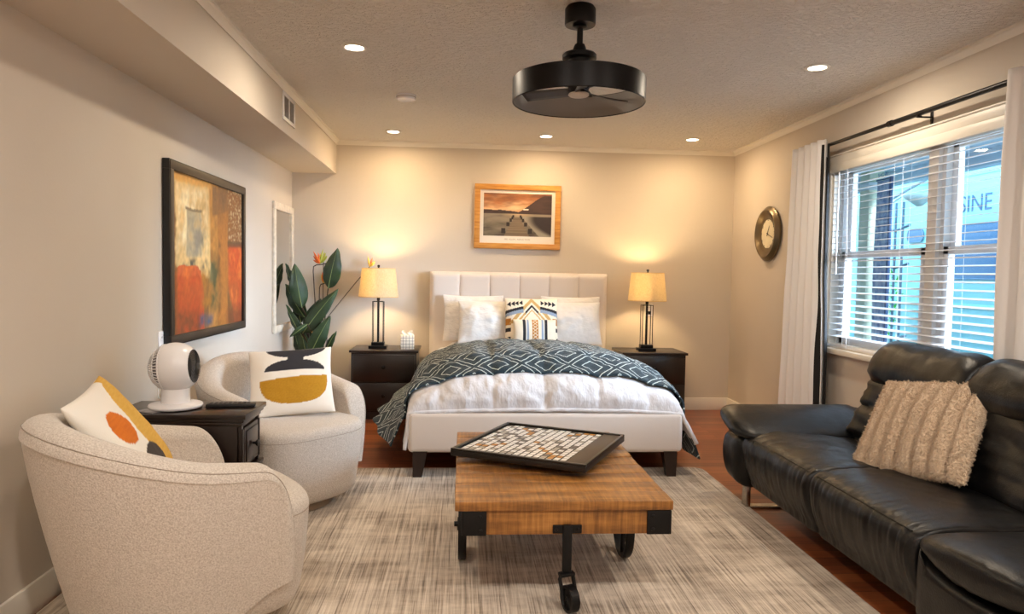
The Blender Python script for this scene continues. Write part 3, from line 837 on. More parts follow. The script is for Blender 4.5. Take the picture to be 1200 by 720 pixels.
def comf_mat():
    t = NT('crumpled white cotton'); n1 = t.noise(t.coord(scale=(1.5, 1, .8)), 9, 3, .5); n2 = t.noise(t.coord(), 55, 3)
    t.p(Base_Color=lin('#d9d7da'), Roughness=.85, Sheen_Weight=.15, Normal=t.bump(t.math('ADD', n1, t.math('MULTIPLY', n2, .03)), .55, .03)); return t.m
com = obj('comforter', b, comf_mat(), smooth=80)
md = com.modifiers.new('thick', 'SOLIDIFY'); md.thickness = .022; md.offset = -1
tag(com, 'puffy white quilted comforter spread over the bed', 'comforter')

# patterned blanket across the bed
def blanket_mat():
    t = NT('teal diamond blanket')
    uvn = t.n('UVMap'); sp = t.n('SeparateXYZ', {0: uvn.outputs[0]})
    U, V = sp.outputs[0], sp.outputs[1]
    P = .295
    u = t.math('DIVIDE', U, P); v = t.math('DIVIDE', V, P * 1.02)
    def diam(u, v, off):
        a = t.math('ABSOLUTE', t.math('SUBTRACT', t.math('FRACT', t.math('ADD', u, off)), .5))
        c = t.math('ABSOLUTE', t.math('SUBTRACT', t.math('FRACT', t.math('ADD', v, off)), .5))
        return t.math('ADD', a, c)
    d = diam(u, v, 0.0)
    def line(at, w): return t.math('LESS_THAN', t.math('ABSOLUTE', t.math('SUBTRACT', d, at)), w)
    m = t.math('MAXIMUM', t.math('MAXIMUM', line(.22, .015), line(.43, .015)), line(.78, .015))
    m = t.math('MAXIMUM', m, line(.57, .015))
    n1 = t.noise(t.coord(), 160, 2)
    base = t.ramp(n1, [(.3, lin('#0e1c25')), (.7, lin('#18343f'))])
    wh = t.ramp(n1, [(.3, lin('#9fb0b0')), (.7, lin('#d3dad5'))])
    t.p(Base_Color=t.mixc(m, base, wh), Roughness=.9, Sheen_Weight=.1, Normal=t.bump(n1, .5, .004)); return t.m
NB = 170
yb = [4.405 + i * .0125 for i in range(24)] + [4.705 + i * .03 for i in range(14)] + [5.13 + i * .05 for i in range(16)] + [5.92]
rows = []
for j, y in enumerate(yb):
    row, ss = bed_row(y, .017, .862, .165 + .07 * sstep(4.4, 5.3, y), .125, .09 + .17 * sstep(4.4, 4.9, y) * (1 - .4 * sstep(5.2, 5.9, y)), .095, NB, 1.2, (.022, 15, 0), 1.5)
    out = []
    for (x, yy, z) in row:
        hang = sstep(.46, .22, z)
        out.append((x, yy + (.10 * hang if x < XC else -.06 * hang) + .02 * sin(x * 3.1 + .6) * exp(-j / 5), z))
    rows.append((out, ss))
arc = [0.0]
for a, c in zip(yb, yb[1:]):
    za, zc = topz(a), topz(c); arc.append(arc[-1] + sqrt((c - a) ** 2 + (zc - za) ** 2))
b = B(); m = len(rows) - 1
grid(b, lambda u, v: rows[round(v * m)][0][round(u * NB)], NB, m, uv=lambda u, v: (rows[round(v * m)][1][round(u * NB)] + .1475, arc[round(v * m)] + .06))
bl = obj('throw_blanket', b, blanket_mat(), smooth=80)
md = bl.modifiers.new('thick', 'SOLIDIFY'); md.thickness = .010; md.offset = 1
tag(bl, 'dark teal blanket with white diamond lines draped across the bed', 'blanket')

M_pilw = NT('white pillowcase'); M_pilw.p(Base_Color=lin('#dedbd8'), Roughness=.85, Normal=M_pilw.bump(M_pilw.noise(M_pilw.coord(scale=(1, 1.6, 1)), 9, 5, .6), .55, .02)); M_pilw = M_pilw.m
# bed pillows
def bedpillow(label, x, y, z, w, h, t, tilt, seed, rot=0.0, grp='white bed pillows'):
    M = ortho((0, -cos(tilt), sin(tilt)), (0, 0, 1), (x, y, z), rot)
    o = obj('bed_pillow', pillow_bm(w, h, t, 60, pinch=.055, exp=.55, seed=seed, wr=.020), M_pilw, M=M, smooth=80)
    return tag(o, label, 'pillow', grp)
bedpillow('white pillow standing behind the left front bed pillow, mostly hidden', .10, 6.295, .872, .54, .42, .13, radians(14), 1)
bedpillow('white pillow standing behind the right front bed pillow, its edge showing', .975, 6.295, .872, .54, .42, .13, radians(14), 2)
bedpillow('plump white pillow on the left half of the bed, beside the patterned pillow', .215, 6.135, .850, .50, .395, .20, radians(22), 3)
bedpillow('creased white pillow on the right half of the bed, beside the patterned pillow', .955, 6.135, .848, .53, .395, .20, radians(22), 4)
CRM = lin('#efe3cf'); NAV = lin('#23242c'); TAN = lin('#c9a468'); BLU = lin('#8f9fb5'); OCH = lin('#b8792f')
def tri(u, v, cx, cy, w, h): # triangle pointing to the side
    x, y = (u - cx) / w, (v - cy) / h
    return -.5 < x < .5 and abs(y) < (.5 - x) * .5 + .0
def pat_sq(u, v):
    if u < 0: return CRM
    a = abs(u - .5)
    if .80 < v < .95:
        for k in range(4):
            if .12 + 0 < a < .48:
                c = .47 - k * .075
                x = (c - a) / .075
                if 0 <= x < 1 and abs(v - .87 + (a - .3) * .12) < .058 * x: return NAV
    # arched navy/blue bands
    y = v + .32 * (a ** 2) * .9
    d = v - (.735 - .25 * max(0, a - .2))
    if a > .16:
        if 0 < d < .06: return NAV
        if -.07 < d <= 0: return BLU
    s = v + a * 1.25
    if .90 < s < 1.0 and v > .45: return TAN
    if .78 < s < .84 and v > .45: return NAV if a < .12 else TAN
    if .70 < s < .74 and v > .45: return TAN
    if u < .10 or u > .9:
        w = u if u < .5 else 1 - u
        if .42 < v < .55: return OCH
        if .28 < v < .36: return NAV
        if .06 < v < .18 and (v * 30 + w * 20) % 2 < 1.2: return NAV
    return CRM
def pat_lum(u, v):
    if u < 0: return CRM
    a = abs(u - .5)
    if a < .075:
        if v < .2 and a < .06 * (1 - v / .2) + .01: return NAV
        q = (v * 8) % 1
        return CRM if abs(a - .05 * abs(q - .5) * 2) < .010 else OCH
    if .105 < a < .15: return CRM
    if .15 < a < .185: return BLU
    if .185 < a < .215: return lin('#c6cbd2')
    if .225 < a < .29: return NAV
    return CRM
o = obj('square_cushion', pillow_bm(.455, .43, .15, 130, pinch=.03, seed=12), M_print_cloth, M=ortho((0, -cos(.33), sin(.33)), (0, 0, 1), (.592, 6.01, .857))); vcol(o, pat_sq)
tag(o, 'square cream cushion with navy and tan southwestern pattern in front of the bed pillows', 'cushion')
o = obj('lumbar_cushion', pillow_bm(.365, .235, .11, 120, pinch=.03, seed=14), M_print_cloth, M=ortho((0, -cos(.30), sin(.30)), (0, 0, 1), (.612, 5.90, .776))); vcol(o, pat_lum)
tag(o, 'small striped cream, navy and ochre cushion leaning on the square patterned cushion', 'cushion')

# ------------------------------------------------------------------ nightstands
def nightstand(label, x0):
    t = thing('nightstand', label, 'nightstand', (x0, 6.1, 0), 0, 'espresso nightstands')
    W = .588
    b = B(); bx(b, 0, W, -.012, .44, .576, .597, .003); obj('top', b, M_esp, t)
    b = B(); bx(b, .016, W - .016, .008, .43, .06, .576, .002); bx(b, .016, .05, .008, .05, 0, .08); bx(b, W - .05, W - .016, .008, .05, 0, .08); bx(b, .016, W - .016, .02, .43, .0, .06)
    obj('body', b, M_esp, t)
    for z0, z1 in ((.325, .560), (.075, .315)):
        b = B(); bx(b, .030, W - .030, -.006, .01, z0, z1, .004); d = obj('drawer', b, M_esp, t)
        b = B(); lathe(b, [(0, 0), (.006, 0), (.006, .010), (.015, .016), (.016, .022), (.010, .027), (0, .028)], 20, T(W / 2, -.006, (z0 + z1) / 2 + .01) @ RX(pi / 2)); obj('knob', b, M_black, d)
    return t
nightstand('dark espresso two drawer nightstand left of the bed holding a lamp and tissue box', -.958)
nightstand('dark espresso nightstand right of the bed holding only a lamp', 1.408)

def shade_mat():
    t = NT('linen lamp shade'); v = t.coord()
    n = t.math('ADD', t.math('MULTIPLY', t.noise(t.coord(scale=(60, 60, 400)), 1.0, 2), .5), t.math('MULTIPLY', t.noise(t.coord(scale=(300, 300, 30)), 1.0, 2), .5))
    c = t.ramp(n, [(.35, lin('#d9caa6')), (.65, lin('#efe3c8'))])
    di = t.n('BsdfDiffuse', {'Color': c}); tr = t.n('BsdfTranslucent', {'Color': c})
    mx = t.n('MixShader', {0: .5, 1: di.outputs[0], 2: tr.outputs[0]})
    t.t.links.new(mx.outputs[0], t.out.inputs[0]); return t.m
M_shade = shade_mat()
M_shtrim = mat('shade trim', '#d6b779', .8)
LIGHT_LAMP = 14.0
def lamp(label, x, y):
    t = thing('table_lamp', label, 'lamp', (x, y, .5972), 0, 'bedside lamps')
    b = B(); bx(b, -.078, .078, -.06, .06, 0, .025, .002); bx(b, -.055, .055, -.042, .042, .025, .055, .002); obj('base', b, M_black, t)
    b = B(); lathe(b, [(.010, .055), (.010, .42), (.014, .42), (.014, .47), (.008, .47), (.008, .50), (0, .50)], 16)
    for sx in (-1, 1):
        for sy in (-1, 1): bx(b, sx * .046 - .003, sx * .046 + .003, sy * .036 - .003, sy * .036 + .003, .05, .415)
    for s in (-1, 1): bx(b, -.049, .049, s * .036 - .003, s * .036 + .003, .409, .415); bx(b, s * .046 - .003, s * .046 + .003, -.036, .036, .409, .415)
    bx(b, -.046, .046, -.003, .003, .409, .415); obj('cage_stand', b, M_black, t)
    b = B(); P = [(.172, .452), (.146, .703)]
    lathe(b, [P[0], P[1], (P[1][0] - .002, P[1][1]), (P[0][0] - .002, P[0][1])], 64, closed=True); sh = obj('lamp_shade', b, M_shade, t)
    b = B(); R3 = lambda r, z: [(r * cos(2 * pi * i / 48), r * sin(2 * pi * i / 48), z) for i in range(48)]
    tube(b, R3(.146, .702), .0025, 5, True); obj('shade_trim', b, M_shtrim, sh)
    b = B(); tube(b, R3(.1722, .453), .0025, 5, True); obj('shade_trim', b, M_shtrim, sh)
    b = B(); tube(b, [(.0, 0, .50), (0, 0, .70)], .003, 6)
    for i in range(3):
        a = 2 * pi * i / 3; tube(b, [(0, 0, .69), (.145 * cos(a), .145 * sin(a), .700)], .002, 5)
    lathe(b, [(0, .695), (.012, .70), (.012, .706), (.006, .710), (.013, .722), (.010, .732), (0, .735)], 16); obj('finial', b, M_black, t)
    b = B(); lathe(b, [(0, .50), (.012, .505), (.018, .525), (.014, .548), (0, .554)], 20); obj('bulb', b, emis('warm bulb', '#ffcf8a', 12), t)
    L = bpy.data.lights.new('bulb_light', 'POINT'); L.energy = LIGHT_LAMP; L.color = (1.0, .69, .34); L.shadow_soft_size = .045
    lo = bpy.data.objects.new('bulb_light', L); COL.objects.link(lo); lo.parent = t; lo.location = (0, 0, .605)
    return t
lamp('black cage table lamp with glowing linen shade on the left nightstand, beside the plant', -.733, 6.27)
lamp('black cage table lamp with glowing linen shade on the right nightstand', 1.662, 6.27)
tb_ = thing('tissue_box', 'white tissue box with black grid lines on the left nightstand', 'tissue box', (-.476, 6.25, .5972), radians(6))
def plaid():
    t = NT('grid print card'); sp = t.n('SeparateXYZ', {0: t.coord('Object', scale=(1 / .027,) * 3)})
    m = None
    for i in range(3):
        q = t.math('LESS_THAN', t.math('FRACT', t.math('ADD', sp.outputs[i], .5 if i < 2 else .35)), .11)
        m = q if m is None else t.math('MAXIMUM', m, q)
    t.p(Base_Color=t.mixc(m, lin('#eadfce'), lin('#57504b')), Roughness=.7); return t.m
b = B(); bx(b, -.058, .058, -.058, .058, 0, .122, .002); obj('carton', b, plaid(), tb_)
b = B()
for k in range(3):
    grid(b, lambda u, v: ((u - .5) * .085 + .008 * sin(v * 5 + k), (k - 1) * .012 + .012 * sin(u * 9 + k * 2) * v, .121 + v * (.030 + .012 * sin(u * 7 + k))), 14, 6)
obj('tissue', b, mat('white tissue', '#f1e8da', .9), tb_)

# ------------------------------------------------------------------ bird of paradise plant
M_leaf = NT('dark green leaf'); _v = M_leaf.coord('UV', scale=(1, 26, 1)); _n = M_leaf.noise(M_leaf.coord(), 9, 3)
_w = M_leaf.n('TexWave', {'Vector': _v, 'Scale': 1.0, 'Distortion': .6}, bands_direction='Y').outputs['Fac']
M_leaf.p(Base_Color=M_leaf.ramp(_n, [(.3, lin('#1b2d18')), (.7, lin('#314a28'))]), Roughness=.42, Normal=M_leaf.bump(_w, .25, .004)); M_leaf = M_leaf.m
M_rib = mat('pale leaf rib', '#7f8f52', .5); M_stem = mat('dark plant stem', '#3a2c1d', .55)
PX, PY = -1.235, 6.24
pl = thing('bird_of_paradise_plant', 'tall bird of paradise plant with dark leaves in the back left corner', 'plant', (PX, PY, 0))
b = B(); lathe(b, [(0, 0), (.11, 0), (.125, .02), (.155, .27), (.158, .30), (.148, .30), (.143, .27), (0, .265)], 40); obj('pot', b, mat('black plant pot', '#1f1c1b', .5), pl)
b = B(); lathe(b, [(0, .285), (.08, .283), (.144, .272)], 30); obj('soil', b, mat('potting soil', '#2b2019', .95, bump=(60, .8, .02)), pl)
def leaf(base, tip, w, yaw=0.0, bend=.03, dy=0.0):
    """base/tip = (x,z) world on the plant plane; w width; yaw turns the blade about its rib"""
    p0 = Vector((base[0], PY + dy, base[1])); p1 = Vector((tip[0], PY + dy - bend, tip[1]))
    ax = p1 - p0; L = ax.length; d = ax.normalized(); side = d.cross(Vector((0, 1, 0))).normalized()
    nrm = side.cross(d)
    s2 = side * cos(yaw) + nrm * sin(yaw); n2 = -side * sin(yaw) + nrm * cos(yaw)
    b = B()
    def fn(u, v):
        q = u; prof = (sin(pi * min(1, q ** .82)) ** .75) * (1 - .25 * q); k = (v - .5) * 2
        c = p0 + ax * q + Vector((0, -1, 0)) * bend * 1.2 * sin(pi * q)
        return tuple(c + s2 * k * w / 2 * prof + n2 * (.10 * w * k * k * (1 + .3 * sin(q * 23)) ) - Vector((PX, PY, 0)))
    grid(b, fn, 26, 10)
    lf = obj('leaf', b, M_leaf, pl, smooth=80)
    md = lf.modifiers.new('thick', 'SOLIDIFY'); md.thickness = .002
    b = B(); pts = []
    for i in range(12):
        q = i / 11 * .96; pts.append(p0 + ax * q + Vector((0, -1, 0)) * bend * 1.2 * sin(pi * q) - n2 * .001 - Vector((PX, PY, 0)))
    tube(b, pts, [.004 * (1 - i / 13) for i in range(12)], 6); obj('midrib', b, M_rib, lf)
    b = B(); root = Vector((random.uniform(-.05, .05), random.uniform(-.05, .05), .28)); e = pts[0]
    k1 = root + Vector((0, 0, .55 * (e.z - root.z))); tube(b, [(1 - q) ** 2 * root + 2 * q * (1 - q) * k1 + q * q * e for q in [i / 12 for i in range(13)]], .006, 7); obj('stem', b, M_stem, pl)
def at(x, y, Y=None):
    """pixel -> (x,z) on the plane Y (used only to lay out the plant once)"""
    d = AXF + AXR * ((x - 600) / FPX) - AXU * ((y - 360) / FPX); k = (Y or PY) / d.y
    return (d.x * k, CAMH + d.z * k)
for (bp, tp, w, yw, bd_, dy) in (
        ((386, 338), (397, 291), 22, .15, .02, -.05), ((357, 360), (349, 309), 21, -.2, .02, -.10), ((345, 342), (333, 309), 15, .75, .02, .05),
        ((357, 372), (335, 333), 19, .3, .03, .0), ((357, 390), (399, 338), 19, .2, .04, -.08), ((357, 388), (376, 350), 16, -.2, .02, .03),
        ((366, 416), (391, 369), 19, -.1, .03, -.12), ((358, 398), (337, 357), 14, .6, .03, -.04), ((364, 379), (344, 394), 8, .4, .02, -.12),
        ((381, 412), (394, 388), 10, .5, .02, .02), ((352, 420), (344, 388), 14, .3, .02, .06), ((361, 421), (354, 382), 15, -.3, .02, -.02),
        ((366, 408), (362, 372), 13, .2, .02, .08), ((350, 380), (346, 350), 14, -.4, .02, .09)):
    leaf(at(*bp), at(*tp), w * 6.3 / 829 * 1.05, yw, bd_, dy)
M_or = mat('orange flower', '#e0641c', .5); M_gr = mat('yellow green bract', '#a9b23c', .5); M_ye = mat('yellow petal', '#e3b542', .5)
def flower(path, head, spread, sm=.005):
    P = [Vector((x - PX, y - PY, z)) for x, y, z in path]
    b = B(); tube(b, P, sm, 7); s = obj('flower_stem', b, M_stem, pl)
    h = Vector((head[0] - PX, head[1] - PY, head[2]))
    for k, (dx, dz, l, c) in enumerate(spread):
        b = B(); d = Vector((dx, random.uniform(-.3, .3), dz)).normalized()
        tube(b, [h, h + d * l * .35, h + d * l * .7, h + d * l], [.003, .011, .008, .0008], 6); obj('petal', b, c, s)
def pxp(x, y, Y): a = at(x, y, Y); return (a[0], Y, a[1])
Yf = PY - .02
flower([(PX + .01, Yf, .28)] + [pxp(x, y, Yf) for x, y in ((371, 400), (369, 350), (367, 318), (367.5, 312.5), (371, 310.5), (378, 310), (385, 308))], pxp(375, 309, Yf), [(-.8, .9, .09, M_or), (-.5, 1, .12, M_or), (-.2, 1, .10, M_or), (-1, .5, .07, M_or), (.2, 1, .13, M_gr), (.5, 1, .11, M_gr), (.6, .5, .08, M_gr), (0, 1, .09, M_ye)])
flower([(PX + .02, Yf, .28)] + [pxp(x, y, Yf) for x, y in ((375, 395), (374, 360), (374.5, 337), (376, 333.5), (381, 332), (388, 332))], pxp(379, 332, Yf), [(-.1, 1, .10, M_or), (.2, 1, .17, M_or), (.15, 1, .20, M_gr), (.4, 1, .16, M_ye), (-.3, 1, .08, M_ye)])
flower([(PX + .04, Yf, .28)] + [pxp(x, y, Yf) for x, y in ((383, 400), (384, 372))] + [pxp(x, y, q) for x, y, q in ((400, 352, 6.33), (418, 330, 6.46), (433, 313, 6.48))], pxp(433, 313, 6.48), [(-.15, 1, .10, M_ye), (.3, 1, .09, M_or), (.75, .8, .08, M_ye), (.6, .45, .07, M_ye)], .004)
flower([(PX, Yf, .28)] + [pxp(x, y, Yf + .05) for x, y in ((379, 395), (378.5, 350), (379, 318), (379, 305))], pxp(379, 306, Yf + .05), [(.1, 1, .08, M_gr), (.4, .7, .06, M_gr)], .004)
# ------------------------------------------------------------------ wall pieces
# abstract painting on the left wall (plane faces +x); u runs along +y, v up
AY0, AY1, AZ0, AZ1 = 3.785, 5.070, .862, 1.838
def abstract(u, v):
    n = fbm(u * 3, v * 3, 1, 4); n2 = fbm(u * 14, v * 9, 5, 3); n3 = fbm(u * 38, v * 26, 9, 2)
    x = u + .018 * nz(u * 6, v * 5, 3) + .006 * n3; y = v + .018 * nz(u * 6, v * 4, 8) + .006 * n3
    S_ = lambda a, b, t: sstep(a, b, t)
    box = lambda x0, x1, y0, y1, s=.012: S_(x0 - s, x0 + s, x) * (1 - S_(x1 - s, x1 + s, x)) * S_(y0 - s, y0 + s, y) * (1 - S_(y1 - s, y1 + s, y))
    c = mix(lin('#8a6236'), lin('#6e4a2a'), clamp(.5 + n))
    L = lambda c, h, k: mix(c, lin(h), clamp(k))
    # amber and olive middle columns
    c = L(c, '#c58a42', box(.46, .60, .0, 1.0) * (.75 + n2 * .5)); c = L(c, '#b47434', box(.60, .76, 0, .97) * (.8 + n * .4))
    c = L(c, '#7b5a3c', box(.52, .76, .80 + .25 * (x - .6), .99) * (.8 + n2 * .4))
    c = L(c, '#4f5032', box(.47, .60, .12, .50, .05) * (.75 + n2)); c = L(c, '#6b4a2a', box(.60, .64, 0, .6, .03) * (.6 + n2))
    # cream field on the left
    c = L(c, '#e2c184', box(.03 + .03 * (1 - v), .47 + .04 * (1 - v), .36, .965, .014) * (.86 + n * .35)); c = L(c, '#f0dfb4', box(.06, .44, .5, .93, .03) * clamp(.45 + n2 * 1.1))
    c = L(c, '#d8a050', box(.0, .5, .955, 1.0) * .9)
    c = L(c, '#aa9d80', box(.175, .36, .485, .79, .012) * (.8 + n2 * .5)); c = L(c, '#8f897c', box(.22, .36, .50, .76, .03) * clamp(.45 + n2)); c = L(c, '#715f45', box(.16, .37, .785, .805, .006) * .9)
    c = L(c, '#5f5a52', box(.36, .42, .53, .66, .025) * clamp(.6 + n2)); c = L(c, '#5d594e', box(.08, .45, .405, .475, .03) * clamp(.35 + n2 * 1.8))
    # rust figures
    k = 1 - S_(.97, 1.03, ((x - .20) / .20) ** 4 + (max(0, y - .16) / .27) ** 2.4)
    c = L(c, '#c24a1e', k * (.88 + n * .3)); c = L(c, '#e07a34', k * clamp(.15 + n2) * S_(.2, .4, v)); c = L(c, '#7e4326', box(0, .36, -.1, .13, .05) * (.8 + n2)); c = L(c, '#7a4a22', box(-.1, .07, 0, .42, .02) * .85)
    c = L(c, '#a5702f', box(.37, .50, .16, .40, .04) * (.7 + n2))
    k = S_(-.02, .02, x - (.76 + .10 * S_(.35, .0, v))) * (1 - S_(.58, .62, y))
    c = L(c, '#c14a20', k * (.85 + n * .4)); c = L(c, '#d97c3c', k * clamp(n2 * 1.2)); c = L(c, '#6d3b24', box(.74, 1.05, -.1, .12, .05) * .8)
    k = S_(.755, .775, x) * S_(.60, .63, y); c = L(c, '#8c5a2e', k * .9); c = L(c, '#cbb48e', k * clamp(abs(nz(u * 30, v * 34, 2)) * 2.4 - .35)); c = L(c, '#57402c', box(.75, 1.05, .575, .62, .012) * .8)
    c = L(c, '#4c586e', box(.34, .52, .02, .10, .03) * clamp(.65 + n2)); c = L(c, '#55694c', box(.47, .52, .32, .42, .03) * .7)
    q = .86 + .26 * clamp(.5 + n3 * .7)
    return tuple(clamp(t * q) for t in c[:3])
pt = thing('abstract_painting', 'large abstract orange and cream painting in a black frame on the left wall', 'painting', (XW, (AY0 + AY1) / 2, (AZ0 + AZ1) / 2))
M_fr = mat('bronze black frame face', '#3a3129', .4); M_frs = mat('black frame side', '#0d0b0a', .4)
b = B(); w = .052
for q in ((AY0, AY1, AZ1 - w, AZ1), (AY0, AY1, AZ0, AZ0 + w), (AY0, AY0 + w, AZ0 + w, AZ1 - w), (AY1 - w, AY1, AZ0 + w, AZ1 - w)): bx(b, XW + .004, XW + .040, *q, .002)
obj('frame_body', b, M_frs, pt, True)
b = B()
for q in ((AY0 + .008, AY1 - .008, AZ1 - w, AZ1 - .008), (AY0 + .008, AY1 - .008, AZ0 + .008, AZ0 + w), (AY0 + .008, AY0 + w, AZ0 + w, AZ1 - w), (AY1 - w, AY1 - .008, AZ0 + w, AZ1 - w)): bx(b, XW + .039, XW + .044, *q, .001)
obj('frame_face', b, M_fr, pt, True)
b = B(); grid(b, lambda a, c: (XW + .028, AY0 + w + (AY1 - AY0 - 2 * w) * a, AZ0 + w + (AZ1 - AZ0 - 2 * w) * c), 150, 150)
o = obj('canvas', b, print_mat('painted canvas', .5, bump=(90, .25, .003)), pt, True); vcol(o, abstract)

# white framed mirror beyond it
mr = thing('framed_mirror', 'narrow mirror in a distressed white frame on the left wall behind the plant', 'mirror', (XW, 6.235, 1.29))
M_dw = mat('distressed white frame', '#ded2c0', .6, var=.14, vscale=25)
b = B(); y0, y1, z0, z1 = 5.905, 6.566, .745, 1.832; w = .062
for q in ((y0, y1, z1 - w, z1), (y0, y1, z0, z0 + w), (y0, y0 + w, z0 + w, z1 - w), (y1 - w, y1, z0 + w, z1 - w)): bx(b, XW + .002, XW + .022, *q, .003)
obj('frame', b, M_dw, mr, True)
b = B(); bx(b, XW + .002, XW + .008, y0 + w, y1 - w, z0 + w, z1 - w); obj('mirror_glass', b, mat('mirror silver', '#f4efe6', .03, 1.0), mr, True)

# jetty picture above the bed (hangs a touch crooked)
jp = thing('framed_picture', 'wood framed lake jetty sunset print above the headboard', 'picture', (.502, YB, 1.798)); jp.rotation_euler = (0, radians(.35), 0)
HWp, HHp, w = .400, .297, .052
M_pine = NT('honey pine'); _g = M_pine.noise(M_pine.coord(scale=(6, 60, 60)), 1.0, 4); M_pine.p(Base_Color=M_pine.ramp(_g, [(.3, lin('#b97a34')), (.7, lin('#d9a050'))]), Roughness=.4); M_pine = M_pine.m
b = B()
for (x0, x1, z0, z1) in ((-HWp, HWp, HHp - w, HHp), (-HWp, HWp, -HHp, -HHp + w), (-HWp, -HWp + w, -HHp + w, HHp - w), (HWp - w, HWp, -HHp + w, HHp - w)): bx(b, x0, x1, -.03, -.004, z0, z1, .003)
obj('frame', b, M_pine, jp)
b = B(); bx(b, -HWp + w, HWp - w, -.014, -.008, -HHp + w, HHp - w); obj('mount_board', b, mat('white mount', '#ece4d8', .8), jp)
def jetty(u, v):
    n = fbm(u * 3.2, v * 9, 2, 4)
    hz = .52
    if v > hz:
        q = (v - hz) / (1 - hz)
        c = mix(lin('#f0c79a'), lin('#b5713f'), clamp(q * 1.3 + n * .5)); c = mix(c, lin('#6f4a38'), clamp(.9 * q - .25 + fbm(u * 4, v * 8, 7, 3) * .7))
        hill = .17 + .015 * nz(u * 9) - .30 * max(0, u - .25) + .02 if u < .5 else .04 + .9 * sstep(.48, .98, u) ** .8 + .02 * nz(u * 9)
        hill = max(hill, .03) if u < .5 else hill + .04
        if q < min(hill, .92): c = mix(lin('#3a2c28'), lin('#4b3832'), clamp(.5 + n))
        if q > .02 and ((u - .62) / .045) ** 2 + ((v - .63) / .017) ** 2 < 1: c = lin('#efe6d6')
    else:
        d = (hz - v) / hz
        c = mix(lin('#8d8270'), lin('#4f463c'), clamp(d * .8 + n * .6)); c = mix(c, lin('#e0c090'), clamp(.7 - d * 4) * clamp(1 - abs(u - .5) * 4))
        if u > .62 + d * .3 - .1 and d > .1 and u > .56: c = mix(lin('#9c9484'), lin('#352b28'), sstep(.0, .16, u - .60 - (d - .2) ** 2 * .55))
        cx, hw = .49, .035 + .155 * max(0, d - .14) / .86
        if d > .14 and abs(u - cx - .0) < hw:
            c = mix(lin('#8a7862'), lin('#6d5c4a'), clamp(.5 + .8 * sin(40 / (d + .12)) * .5 + n * .3))
    for k, d in enumerate((.16, .24, .36, .55, .88)):
        hw = .035 + .155 * (d - .14) / .86; s = .010 + .020 * d
        for sg in (-1, 1):
            x0 = .49 + sg * (hw + s)
            if abs(u - x0) < s and hz - d * hz - .0 < v < hz - d * hz + .05 + .08 * d: c = lin('#2d2420')
    return tuple(clamp(q) for q in c[:3])
PXa, PZa = HWp - w - .032, (-.178, .216)
b = B(); grid(b, lambda a, c: (-PXa + 2 * PXa * a, -.0146, PZa[0] + (PZa[1] - PZa[0]) * c), 150, 100); o = obj('photo_print', b, print_mat('glossy print', .35), jp); vcol(o, jetty)
b = B(); text_bm(b, 'MEL ALLEN | REFLECTION', .021, .0002, T(0, -.0145, -.208) @ RX(pi / 2)); obj('caption', b, mat('grey caption ink', '#a3988a', .8), jp)

# clock on the right wall (faces -x)
ck = thing('wall_clock', 'round bronze wall clock with cream face on the right wall', 'clock', (XR, 5.757, 1.640), 0)
CM = RY(-pi / 2)                      # local z -> -x ; local x -> +z
M_br = mat('antique bronze', '#6d5f4a', .33, .85)
b = B(); lathe(b, [(.10, 0), (.215, 0), (.228, .012), (.228, .024), (.215, .034), (.206, .046), (.196, .052), (.184, .048), (.176, .038), (.168, .034), (.160, .026), (.10, .020)], 72, CM, closed=True); obj('case', b, M_br, ck)
b = B(); lathe(b, [(0, .022), (.165, .022), (.165, .016), (0, .016)], 64, CM); obj('dial', b, mat('aged cream dial', '#e3d6b6', .6, var=.06, vscale=9), ck)
b = B()
M_num = mat('clock ink', '#3a352f', .7)
FM = Matrix(((0, 0, -1, 0), (-1, 0, 0, 0), (0, 1, 0, 0), (0, 0, 0, 1)))   # text plane: x -> -y, y -> +z, z -> -x
for i in range(1, 13):
    a = pi / 2 - 2 * pi * i / 12
    text_bm(b, str(i), .038, .0004, FM @ T(.122 * cos(a), .122 * sin(a), .0226))
for i in range(60):
    a = 2 * pi * i / 60; bx(b, .150, .157, -.0008, .0008, .0220, .0228, M=FM @ RZ(a))
obj('numerals', b, M_num, ck)
def hand(name, deg, l, w):
    b = B(); prism(b, [(-w, -.02), (w, -.02), (w * .7, l * .8), (0, l), (-w * .7, l * .8)], .025, .0265, FM @ RZ(-radians(deg))); lathe(b, [(0, .0235), (.006, .0235), (.006, .028), (0, .028)], 16, FM); obj(name, b, M_num, ck)
hand('hour_hand', 12 * 30 + 28, .075, .0035); hand('minute_hand', 110, .115, .0028)

# outlets, vent, smoke detector
def outlet(label, M, plug=False):
    t = thing('wall_outlet', label, 'outlet', M=M)
    b = B(); bx(b, -.036, .036, -.058, .058, 0, .006, .002); obj('cover_plate', b, M_white, t)
    b = B()
    for y in (-.026, .026):
        bx(b, -.017, .017, y - .014, y + .014, .005, .0075, .002)
    obj('sockets', b, M_white, t)
    b = B()
    for y in (-.026, .026):
        for x in (-.006, .006): bx(b, x - .0012, x + .0012, y - .004, y + .006, .0070, .0080)
    obj('slots', b, mat('dark slot', '#2a2725', .6), t)
    if plug:
        b = B(); bx(b, -.014, .014, -.040, -.010, .0075, .034, .003); obj('plug', b, M_black if plug == 2 else M_white, t)
